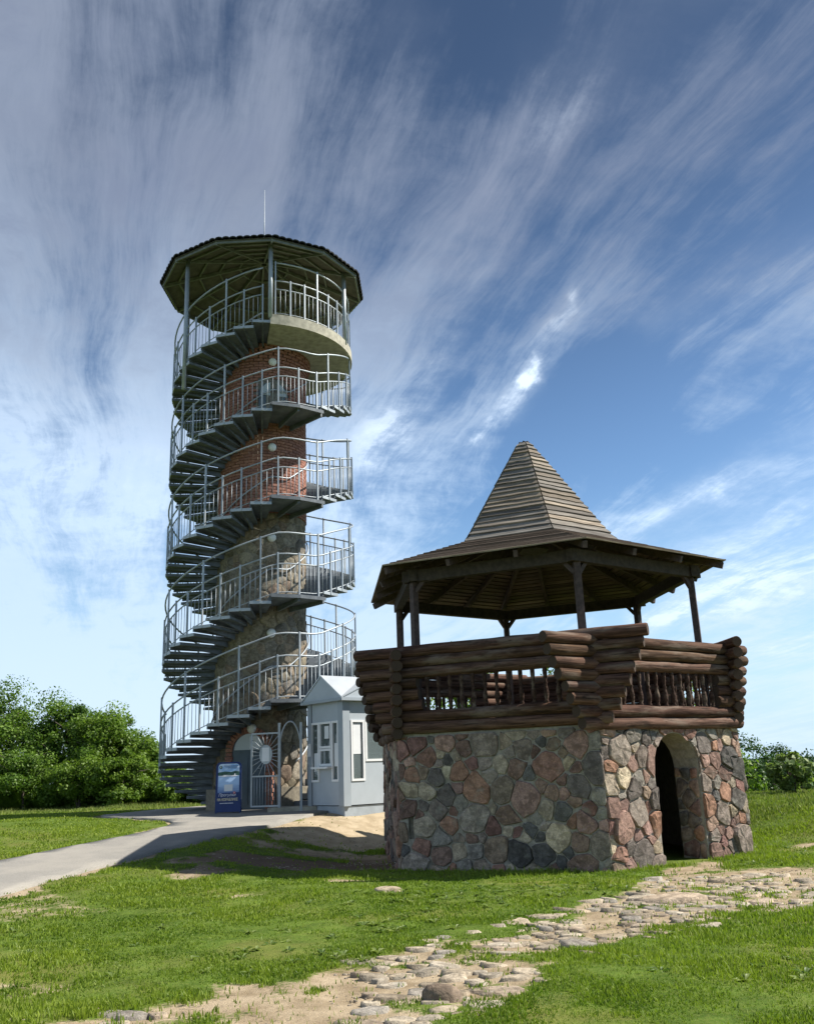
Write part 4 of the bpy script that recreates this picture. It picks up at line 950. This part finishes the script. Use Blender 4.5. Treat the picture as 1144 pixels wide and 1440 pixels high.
# ------------------------------------------------------------------ A-frame board
SB = Vector((-4.50, 22.62, .69)); sgx = Vector((math.cos(.10), math.sin(.10), 0)); sgn = Vector((sgx.y, -sgx.x, 0))
sb = thing('advertising_board', SB, 'blue folding pavement board advertising boat trips before the tower door', 'sign board')
lean = .16
def sbp(x, z, h=0.): return SB + sgx * x + Zh * z + sgn * (.16 - lean * z * .9 + h)
SW, SH = .60, 1.17
def rrect(w_, z0, z1, r, n=6): return [(-w_ / 2, z0), (w_ / 2, z0)] + [(w_ / 2 - r + r * math.cos(t_), z1 - r + r * math.sin(t_)) for t_ in np.linspace(0, PI / 2, n)] + [(-w_ / 2 + r - r * math.sin(t_), z1 - r + r * math.cos(t_)) for t_ in np.linspace(0, PI / 2, n)]
mb = MB(); mb.prism([sbp(x, z) for x, z in rrect(SW, .03, SH, .10)], sgn * .025); pf = part('front_panel', mb, M['sign_navy'], sb, at=SB)
def sbb(x, z, h=0.): return SB + sgx * x + Zh * z - sgn * (.16 - lean * z * .9 + h)
mb = MB(); mb.prism([sbb(x, z) for x, z in rrect(SW, .10, SH, .10)], -sgn * .025); part('back_panel', mb, M['sign_white'], sb, at=SB)
for s_ in (-1, 1):
    for fn_, z1_ in ((sbp, .2), (sbb, .3)): mb = MB(); mb.bar(fn_(s_ * (SW / 2 - .02), 0), fn_(s_ * (SW / 2 - .02), z1_), .03); part('foot', mb, M['sign_navy'], sb, at=SB)
PWI = .50
def poster(pts, key, h=.027, name='poster_print'): mb = MB(); mb.prism([sbp(x, z, h) for x, z in pts], sgn * .002); return part(name, mb, M[key], pf, at=SB)
poster(rrect(PWI, .93, 1.13, .08), 'sign_sky'); poster([(-.25, .86), (.25, .86), (.25, .93), (-.25, .925)], 'sign_green'); poster([(-.25, .345), (.25, .345), (.25, .86), (-.25, .86)], 'sign_water')
poster([(-.25, .87), (-.2, .87), (-.2, .93), (-.25, .925)], 'sign_green', .029)
poster([(-.25, .93), (-.1, .955), (.05, .94), (.15, .96), (.25, .945), (.25, .925), (-.25, .92)], 'sign_green', .029)
poster([(-.24, .835), (-.10, .83), (.12, .835), (.22, .845), (.22, .855), (.16, .86), (.155, .90), (.13, .905), (.125, .86), (-.02, .87), (-.12, .875), (-.14, .86), (-.24, .855)], 'sign_white', .031, 'boat_print')
poster([(-.10, .50), (.10, .505), (.10, .655), (-.10, .65)], 'paper', .033, 'paper_sheet')
poster([(-.19 + .035 * math.cos(t_), 1.05 + .035 * math.sin(t_)) for t_ in np.linspace(0, 2 * PI, 15)[:-1]], 'sign_green', .031, 'emblem')
poster([(-.19 + .012 * math.cos(t_), 1.055 + .018 * math.sin(t_)) for t_ in np.linspace(0, 2 * PI, 9)[:-1]], 'sign_white', .034, 'emblem')
for i, (x0, x1, z) in enumerate(((-.12, .21, 1.075), (-.10, .20, 1.05), (-.02, .19, 1.025))):
    x = x0
    while x < x1:
        wd = random.uniform(.012, .03); poster([(x, z), (x + wd, z), (x + wd, z + .011), (x, z + .011)], 'sign_navy', .031, 'small_print'); x += wd + .008
x = -.19
while x < .12:
    wd = random.uniform(.008, .018); poster([(x, .22), (x + wd, .22), (x + wd, .238), (x, .238)], 'sign_white', .028, 'small_print'); x += wd + .005
poster([(.14 + .03 * math.cos(t_), .465 + .03 * math.sin(t_)) for t_ in np.linspace(0, 2 * PI, 11)[:-1]], 'sign_red', .031, 'emblem'); poster([(.13, .455), (.15, .455), (.143, .485), (.135, .485)], 'sign_white', .034, 'emblem')
poster([(-.25, .345), (.25, .345), (.25, .47), (-.25, .46)], 'sign_navy', .0295)
def text(s_, x, z, size, key, xs=1., shear=0., h=.033, bold=.0):
    cu = bpy.data.curves.new('lettering', 'FONT'); cu.body = s_; cu.size = size; cu.extrude = .0015; cu.align_x = 'CENTER'; cu.shear = shear; cu.offset = bold; cu.materials.append(M[key])
    o = bpy.data.objects.new('lettering', cu); C.objects.link(o); dg = bpy.context.evaluated_depsgraph_get(); me = bpy.data.meshes.new_from_object(o.evaluated_get(dg)); bpy.data.objects.remove(o)
    upv = (sbp(0, 1) - sbp(0, 0)).normalized(); nr = sgx.cross(upv).normalized(); link('lettering', me, pf, sbp(x, z, h), Matrix((sgx * xs, upv, nr)).transposed())
text('Прогулки', -.03, .385, .095, 'sign_white', .92, .3); text('НА КОРАБЛИКЕ', -.015, .283, .085, 'sign_cream', .72, 0, .033, .0022)

# ------------------------------------------------------------------ cobbled path
cob = bpy.data.objects.new('cobblestone_path', None); C.objects.link(cob); cob['kind'] = 'structure'; W[cob] = Vector((0, 0, 0)); cob.empty_display_size = .3
rnd = random.Random(31)
P = []
cand = [(rnd.uniform(-3.2, 8.5), rnd.uniform(5.7, 14.6)) for _ in range(9000)]
cx_ = np.array([c[0] for c in cand]); cy_ = np.array([c[1] for c in cand]); sdv = sdist(cx_, cy_, COBBLE); nv = fbm(cx_, cy_, 1.1, 3, 71)
for (x, y), sd_, nn_ in zip(cand, sdv, nv):
    if sd_ > .18 or (nn_ < .40 and y < 9.5) or (nn_ < .37): continue
    if abs(x) > .45 * y + .3: continue
    r = rnd.uniform(.045, .14) * (1.15 if sd_ > -.25 else .9)
    if all((x - a) ** 2 + (y - b_) ** 2 > ((r + c_) * 1.0) ** 2 for a, b_, c_ in P): P.append((x, y, r))
P.sort(key=lambda p: p[1]); P = P[:298]
COB = [(.33, .27, .19), (.30, .25, .18), (.37, .315, .235), (.35, .30, .225), (.41, .35, .26), (.33, .29, .225), (.39, .33, .24), (.29, .265, .225), (.42, .37, .29), (.35, .285, .21), (.38, .33, .25)]
def flat_stone(x, y, r, ht, col, el_=1.35, ang=None, parent=cob, name='cobble'):
    n = rnd.randint(6, 9); a0 = rnd.uniform(-.5, .5) if ang is None else ang; zz = tz(x, y); outl = []
    for i in range(n):
        t_ = 2 * PI * i / n + rnd.uniform(-.26, .26); rr = r * rnd.uniform(.74, 1.2); u, v = rr * el_ * math.cos(t_), rr * math.sin(t_) / el_ ** .3; outl.append((x + u * math.cos(a0) - v * math.sin(a0), y + u * math.sin(a0) + v * math.cos(a0)))
    mbs = dome((x, y), outl, lambda u, v, h: Vector((u, v, zz + h)), ht, rnd, -.06, .25, ((1.16, -.05), (1.0, ht * .5), (.78, ht * .92), (.4, ht * 1.02))); return part(name, mbs, M['stone'], parent, True, (x, y, zz), col)
for x, y, r in P:
    q = rnd.uniform(.85, 1.2); flat_stone(x, y, r, rnd.uniform(-.016, .004) + r * .05, tuple(v * q for v in rnd.choice(COB)))
def solo(x, y, r, ht, col, el_, ang, label, cat, name):
    zz = tz(x, y); n = 11; outl = []
    for i in range(n):
        t_ = 2 * PI * i / n; rr = r * rnd.uniform(.86, 1.1); u, v = rr * el_ * math.cos(t_), rr * math.sin(t_); outl.append((x + u * math.cos(ang) - v * math.sin(ang), y + u * math.sin(ang) + v * math.cos(ang)))
    o = part(name, dome((x, y), outl, lambda u, v, h: Vector((u, v, zz + h)), ht, rnd, -.08, .08, ((1.08, -.08), (1.0, ht * .42), (.74, ht * .9), (.35, ht * 1.03))), M['stone'], None, True, (x, y, zz), col); o['label'] = label; o['category'] = cat
solo(.12, 6.85, .10, .082, (.21, .16, .115), 1.45, -.15, 'largest brown rounded boulder jutting up at the near edge of the cobbles', 'boulder', 'boulder')
solo(2.78, 10.95, .26, .03, (.46, .37, .27), 1.5, .05, 'wide flat sandy slab lying in the grass short of the doorway', 'stone slab', 'stone_slab')
solo(-.42, 12.3, .10, .035, (.42, .35, .25), 1.8, .1, 'small flat pale stone alone in the lawn before the shaded wall', 'stone', 'lone_stone')

mb = MB(); gr = random.Random(77); n_g = 0
gxs = [(gr.uniform(-6, 9), gr.uniform(5.6, 20) ** 1.) for _ in range(26000)]; GA = np.array(gxs); GB, _, _ = bare(GA[:, 0], GA[:, 1]); GZ = terrain(GA[:, 0], GA[:, 1]); GP = sdist(GA[:, 0], GA[:, 1], PATH); gn_ = fbm(GA[:, 0], GA[:, 1], 2.5, 3, 91)
for (x, y), b0, z, gp_, g0 in zip(gxs, GB, GZ, GP, gn_):
    if b0 < .45 or gp_ < .05 or g0 < .42 or n_g > 5200 or abs(x) > .5 * y + .4: continue
    r = gr.uniform(.004, .013) * (1.6 if gr.random() < .12 else 1); a0 = gr.uniform(0, 6.3); el_ = gr.uniform(1, 1.7); o_ = []
    for k in range(5):
        t_ = a0 + k * 2 * PI / 5 + gr.uniform(-.3, .3); o_.append((x + r * el_ * math.cos(t_), y + r * math.sin(t_)))
    V = [(u, v, z - .03) for u, v in o_] + [(x + (u - x) * .7, y + (v - y) * .7, z - .027 + r * .45) for u, v in o_]; mb.add(V, [(k, (k + 1) % 5, 5 + (k + 1) % 5, 5 + k) for k in range(5)] + [(5, 6, 7, 8, 9)]); n_g += 1
o = part('gravel', mb, M['stone'], None, at=(0, 0, 0), color=(.38, .325, .25), kind='stuff')

# ------------------------------------------------------------------ grass (uncountable)
def blades(name, pts, hgt, wid, tint, key, lean_=.5, seed=0):
    r = np.random.default_rng(seed); n = len(pts); x, y = pts[:, 0], pts[:, 1]; z = terrain(x, y) - .012
    a = r.uniform(0, 2 * PI, n); la = r.uniform(0, 2 * PI, n); lm = r.uniform(.15, 1, n) * lean_ * hgt
    ux, uy = np.cos(a) * wid * .5, np.sin(a) * wid * .5; lx, ly = np.cos(la) * lm, np.sin(la) * lm
    mz = hgt * .55; V = np.empty((n, 5, 3), np.float32)
    V[:, 0] = np.stack([x - ux, y - uy, z], -1); V[:, 1] = np.stack([x + ux, y + uy, z], -1)
    V[:, 2] = np.stack([x + ux * .8 + lx * .35, y + uy * .8 + ly * .35, z + mz], -1); V[:, 3] = np.stack([x - ux * .8 + lx * .35, y - uy * .8 + ly * .35, z + mz], -1)
    V[:, 4] = np.stack([x + lx, y + ly, z + hgt * np.sqrt(np.maximum(.2, 1 - (lm / hgt) ** 2 * .7))], -1)
    b_ = (np.arange(n) * 5)[:, None]; me = bpy.data.meshes.new(name)
    T3 = np.concatenate([b_ + np.array([[0, 1, 2]]), b_ + np.array([[0, 2, 3]]), b_ + np.array([[3, 2, 4]])], 0)
    np_mesh(me, V.reshape(-1, 3), T3); pattr(me, 'tint', np.repeat(tint, 5)); me.materials.append(M[key])
    o = link(name, me); o['kind'] = 'stuff'; return o
def field(n, ymin, ymax, power, seed, xlim=(-40, 40), spread=.50):
    r = np.random.default_rng(seed); u = r.uniform(0, 1, n); y = ymin * (ymax / ymin) ** u if power == 1 else ymin + (ymax - ymin) * u
    x = r.uniform(-spread, spread, n) * (y + 2.5); k = (x > xlim[0]) & (x < xlim[1]); return np.stack([x[k], y[k]], -1)
def on_lawn(P, thr, seed):
    r = np.random.default_rng(seed); x, y = P[:, 0], P[:, 1]; B, _, _ = bare(x, y); B = B + (fbm(x, y, 6., 2, 41) - .5) * .9
    dh = np.hypot(x - GC[0], y - GC[1]); an = np.arctan2(x - GC[0], -(y - GC[1])) - ROT; aa = (an % (PI / 3)) - PI / 6; inside = dh * np.cos(aa) < RW * math.cos(PI / 6) + .06
    pt = sdist(x, y, PATH) < .03; dk = (np.abs((x - KC.x) * kx.x + (y - KC.y) * kx.y - KX / 2) < KX / 2 + .1) & (np.abs((x - KC.x) * ky.x + (y - KC.y) * ky.y - KY / 2) < KY / 2 + .1)
    keep = (r.uniform(0, 1, len(x)) > np.clip((B - thr + .25) / .5, 0, 1) * .985) & ~inside & ~pt & ~dk; return P[keep]
P = on_lawn(np.concatenate([field(600000, 5.2, 30, 1, 101), field(330000, 5.2, 30, 1, 111, spread=1.0)]), .33, 102); r = np.random.default_rng(103); thin = fbm(P[:, 0], P[:, 1], 1.9, 4, 63); P = P[r.uniform(0, 1, len(P)) < .42 + 1.4 * sst(.36, .62, thin)]; x, y = P[:, 0], P[:, 1]
patch = fbm(x, y, .9, 4, 61); fine = fbm(x, y, 4.5, 3, 62)
hgt = (.012 + .042 * patch ** 2. + .024 * fine ** 1.5) * r.uniform(.5, 1.4, len(x)) * np.where(r.uniform(0, 1, len(x)) < .02, 1.8, 1.); dist = np.hypot(x, y)
# longer tussocks close to the pavilion wall and along the cobbles
wallgrass = sst(4.3, 3.35, np.hypot(x - GC[0], y - GC[1])); hgt = hgt * (1 + .9 * wallgrass) * (1 + .5 * (y > 18) * (x > 4))
tint = np.clip(-.05 + 1.25 * (.6 * patch + .4 * fine) + r.normal(0, .16, len(x)) + .12 * sst(9, 18, y), 0, 1)
blades('grass', P, hgt, .0036 + .0009 * dist * r.uniform(.7, 1.2, len(x)), tint, 'grass_blade', .65, 104)
# tall seeding grass on the crest of the meadow to the right and below the trees
def rect_pts(n, x0, x1, y0, y1, seed): r = np.random.default_rng(seed); return np.stack([r.uniform(x0, x1, n), r.uniform(y0, y1, n)], -1)
P = on_lawn(np.concatenate([rect_pts(15000, 5.8, 13, 19.0, 24.5, 201), rect_pts(5000, 6.5, 11, 16.4, 20, 204), rect_pts(7000, -16, -6.2, 27.5, 31.5, 202)]), .4, 203); r = np.random.default_rng(205); hg = np.where(P[:, 0] > 0, .05 + .11 * fbm(P[:, 0], P[:, 1], .8, 3, 81) * sst(18, 20.5, P[:, 1]), .05 + .20 * fbm(P[:, 0], P[:, 1], .9, 3, 83) ** 1.5) * r.uniform(.5, 1.2, len(P))
blades('tall_grass', P, hg, .02 * r.uniform(.6, 1.2, len(P)), np.clip(r.normal(.5, .25, len(P)), 0, 1), 'dry_grass_blade', .55, 206)
# dandelion and plantain rosettes in the lawn
def leafy(name, centres, nleaf, L, wd, key, seed, rise=.35, kind='stuff'):
    r = np.random.default_rng(seed); V, F_, tn = [], [], []
    for (x, y) in centres:
        z = tz(x, y); tt = r.uniform(.2, .9)
        for k in range(nleaf):
            a = r.uniform(0, 2 * PI); l = L * r.uniform(.6, 1.2); d = np.array([math.cos(a), math.sin(a), 0]); s = np.array([-d[1], d[0], 0]) * wd * r.uniform(.7, 1.2); u_ = np.array([0, 0, 1.]); e = rise * r.uniform(.4, 1.3); o = len(V); c_ = np.array([x, y, z])
            V += [c_, c_ + d * l * .5 + u_ * l * e + s, c_ + d * l + u_ * l * e * .9, c_ + d * l * .5 + u_ * l * e - s]; F_ += [(o, o + 1, o + 2), (o, o + 2, o + 3)]; tn += [tt + r.uniform(-.2, .2)] * 4
    me = bpy.data.meshes.new(name); np_mesh(me, np.array(V), np.array(F_)); pattr(me, 'tint', np.clip(tn, 0, 1)); me.materials.append(M[key]); o = link(name, me); o['kind'] = kind; return o
r = np.random.default_rng(301); cs = []
for cx, cy, s1, s2, n in ((1.0, 11.7, 1.0, .45, 90), (-.1, 9.9, .7, .3, 30), (-1.0, 8.6, .4, .2, 10), (3.5, 7.6, .8, .6, 30), (-3.2, 9.0, 1.6, 1.2, 22), (6.3, 15.2, 1., .6, 25), (4.8, 14.2, .3, .2, 16)): cs += [(r.normal(cx, s1), r.normal(cy, s2)) for _ in range(n)]
B_, _, _ = bare(np.array([c[0] for c in cs]), np.array([c[1] for c in cs])); cs = [c for c, b0 in zip(cs, B_) if b0 < .5]
leafy('weeds', cs, 8, .085, .016, 'weed_leaf', 302)

r = np.random.default_rng(331); cs = list(zip(r.uniform(-20, -6.6, 900), r.uniform(31.6, 33.6, 900)))
leafy('undergrowth', cs, 26, .42, .045, 'tree_leaf_dark', 332, 1.1)

# ------------------------------------------------------------------ trees and bushes
def tree(name, x, y, h, rad, key, label, cat='tree', group=None, low=.12, nclump=60, per=140, leaf=.13, seed=0, squash=1., parent_z=None):
    r = np.random.default_rng(seed); z0 = tz(x, y); root = thing(name, (x, y, z0 - .05), label, cat, group)
    mb = MB(); ends = []
    ht = h * .55; base = Vector((x, y, z0 - .15)); tr_r = .028 * h
    stems = 1 if low > .1 else 4
    for s_ in range(stems):
        lx, ly = (r.normal(0, .06 * h), r.normal(0, .06 * h)) if stems == 1 else (r.normal(0, .2 * rad), r.normal(0, .2 * rad))
        topp = Vector((x + lx, y + ly, z0 + h * .8)); mid = base.lerp(topp, .5) + Vector((r.normal(0, .04 * h), r.normal(0, .04 * h), 0)); mb.tube([base, base.lerp(mid, .6), mid, topp], [tr_r, tr_r * .8, tr_r * .6, tr_r * .15], 7)
        for k in range(9 if stems == 1 else 3):
            t_ = r.uniform(.25, .8); p = base.lerp(topp, t_); a = r.uniform(0, 2 * PI); L = rad * r.uniform(.5, .85); q = p + Vector((math.cos(a) * L, math.sin(a) * L, L * r.uniform(.3, .9))); mb.tube([p, p.lerp(q, .5) + Vector((0, 0, .05 * h)), q], [tr_r * .4, tr_r * .25, tr_r * .08], 5); ends.append(q)
    part('trunk', mb, M['bark'], root, True, at=(x, y, z0))
    # crown: leaf clumps through an uneven ellipsoid, each clump with its own brightness
    V = np.empty((0, 3)); T_ = np.empty(0); cz = z0 + h * (low + 1) / 2; hz_ = h * (1 - low) / 2
    cl_ = []
    for k in range(nclump):
        d = r.normal(size=3); d /= np.linalg.norm(d); rr = r.uniform(.2, .95) ** .6
        lump = 1 + .28 * math.sin(3 * math.atan2(d[1], d[0]) + seed) * math.cos(2.3 * d[2] + seed * 1.7) + r.normal(0, .07)
        wz = max(.55, 1 - .35 * max(0, d[2]) - .0 * d[2]); cl_.append((np.array([x + d[0] * rad * rr * lump * wz, y + d[1] * rad * rr * lump * wz, max(z0 + .15, cz + d[2] * hz_ * rr * lump * squash)]), rad * r.uniform(.17, .33), r.normal(.5, .17)))
    pts, tints, dirs = [], [], []
    for c_, cr_, tt in cl_:
        n = int(per * r.uniform(.7, 1.3)); d = r.normal(size=(n, 3)); d /= np.linalg.norm(d, axis=1)[:, None]; q = c_ + d * (cr_ * r.uniform(.35, 1.05, (n, 1))) * np.array([1.1, 1.1, .75]); pts.append(q); dirs.append(d); tints.append(np.clip(tt + r.normal(0, .14, n), 0, 1))
    pts = np.concatenate(pts); dirs = np.concatenate(dirs); tints = np.concatenate(tints); n = len(pts)
    nr = dirs * .8 + r.normal(0, .6, (n, 3)) + np.array([0, 0, .5]); nr /= np.linalg.norm(nr, axis=1)[:, None]
    t1 = np.cross(nr, r.normal(size=(n, 3))); t1 /= np.linalg.norm(t1, axis=1)[:, None]; t2 = np.cross(nr, t1); L = (leaf * r.uniform(.6, 1.3, n))[:, None]
    V = np.stack([pts - t1 * L * .55, pts + t2 * L * .32, pts + t1 * L * .6 - nr * L * .12, pts - t2 * L * .32], 1).reshape(-1, 3); V[:, 2] = np.maximum(V[:, 2], z0 + .02)
    me = bpy.data.meshes.new('crown'); np_mesh(me, V - np.array([x, y, z0]), np.arange(n * 4).reshape(-1, 4)); pattr(me, 'tint', np.repeat(tints, 4)); me.materials.append(M[key]); link('crown', me, root, (x, y, z0)); return root
GL = 'trees massed at the left edge of the hilltop'
for i, (x, y, h, rad, key, lab) in enumerate([
    (-17.6, 33.5, 4.45, 2.5, 'tree_leaf_dark', 'dark green broad tree at the far left, cut by the picture edge'),
    (-14.9, 34.2, 4.3, 2.3, 'tree_leaf_dark', 'tallest dark green tree of the left clump, second from the picture edge'),
    (-12.5, 34.0, 3.75, 1.9, 'tree_leaf_dark', 'dark green tree between the tallest left tree and the rounded top nearest the stair'),
    (-10.9, 33.2, 3.45, 1.5, 'tree_leaf_bright', 'rounded green tree nearest the spiral stair in the left clump'),
    (-9.45, 32.6, 2.15, 1.1, 'tree_leaf_bright', 'short sloping bright green tree just left of the spiral stair')]):
    tree('broadleaf_tree', x, y, h, rad, key, lab, 'tree', GL, .03, 110, 300, .095, 40 + i)
for i, (x, y, h, rad, key, lab) in enumerate([
    (-15.2, 31.4, 2.1, 1.5, 'tree_leaf_bright', 'light green bush at the left picture edge under the dark trees'),
    (-13.1, 31.6, 2.0, 1.5, 'tree_leaf_dark', 'dark leafy bush in the shade below the left trees'),
    (-11.1, 31.2, 1.75, 1.25, 'tree_leaf_bright', 'bright green spreading bush in front of the rounded left tree'),
    (-9.6, 30.6, 1.7, 1.0, 'tree_leaf_bright', 'bright green bush next to the lowest steps side of the left clump'),
    (-8.1, 31.2, 1.2, .95, 'tree_leaf_bright', 'low bush tapering down directly behind the lowest stair treads'),
    (-7.0, 31.6, .75, .9, 'tree_leaf_pale', 'lowest pale green shrub showing under the stair beside the tower foot')]):
    tree('bush', x, y, h, rad, key, lab, 'bush', 'bushes below the left trees', .0, 48, 260, .085, 60 + i)
for i, (x, y, h, rad, lab) in enumerate([
    (14.6, 44., 8.4, 2.2, 'dark green tree directly behind the right corner of the pavilion wall'),
    (16.7, 45., 9.2, 2.5, 'rounded dark green tree beyond the meadow, left of the gap with the far hill'),
    (18.0, 47.5, 9.9, 1.9, 'narrow dark green tree just left of the gap with the far hill'),
    (20.6, 47., 10.2, 2.0, 'dark green tree at the right picture edge beyond the meadow'),
    (17.0, 41., 6.2, 2.6, 'low dark green tree filling the dip under the rounded meadow trees'),
    (19.2, 43., 6.6, 2.2, 'low dark green tree under the gap with the far hill')]):
    tree('meadow_tree', x, y, h, rad, 'tree_leaf_deep', lab, 'tree', 'trees beyond the meadow on the right', .1, 95, 260, .13, 80 + i)
tree('young_shrub', 8.75, 22.2, 1.0, .62, 'tree_leaf_pale', 'pale leafed young shrub beside the right corner of the stone wall', 'shrub', None, .0, 30, 70, .13, 95)
for i, (x, y, h, rad, lab) in enumerate([
    (2.2, 37., 7.6, 2.4, 'green tree glimpsed through the parapet behind the left part of the pavilion'),
    (6.4, 38., 8.0, 2.6, 'green tree glimpsed through the parapet behind the middle of the pavilion'),
    (10.6, 37., 6.8, 2.2, 'green tree glimpsed between the balusters above the doorway')]):
    tree('meadow_tree', x, y, h + .6, rad, 'tree_leaf_bright', lab, 'tree', 'trees hidden behind the pavilion', .1, 90, 170, .15, 120 + i)
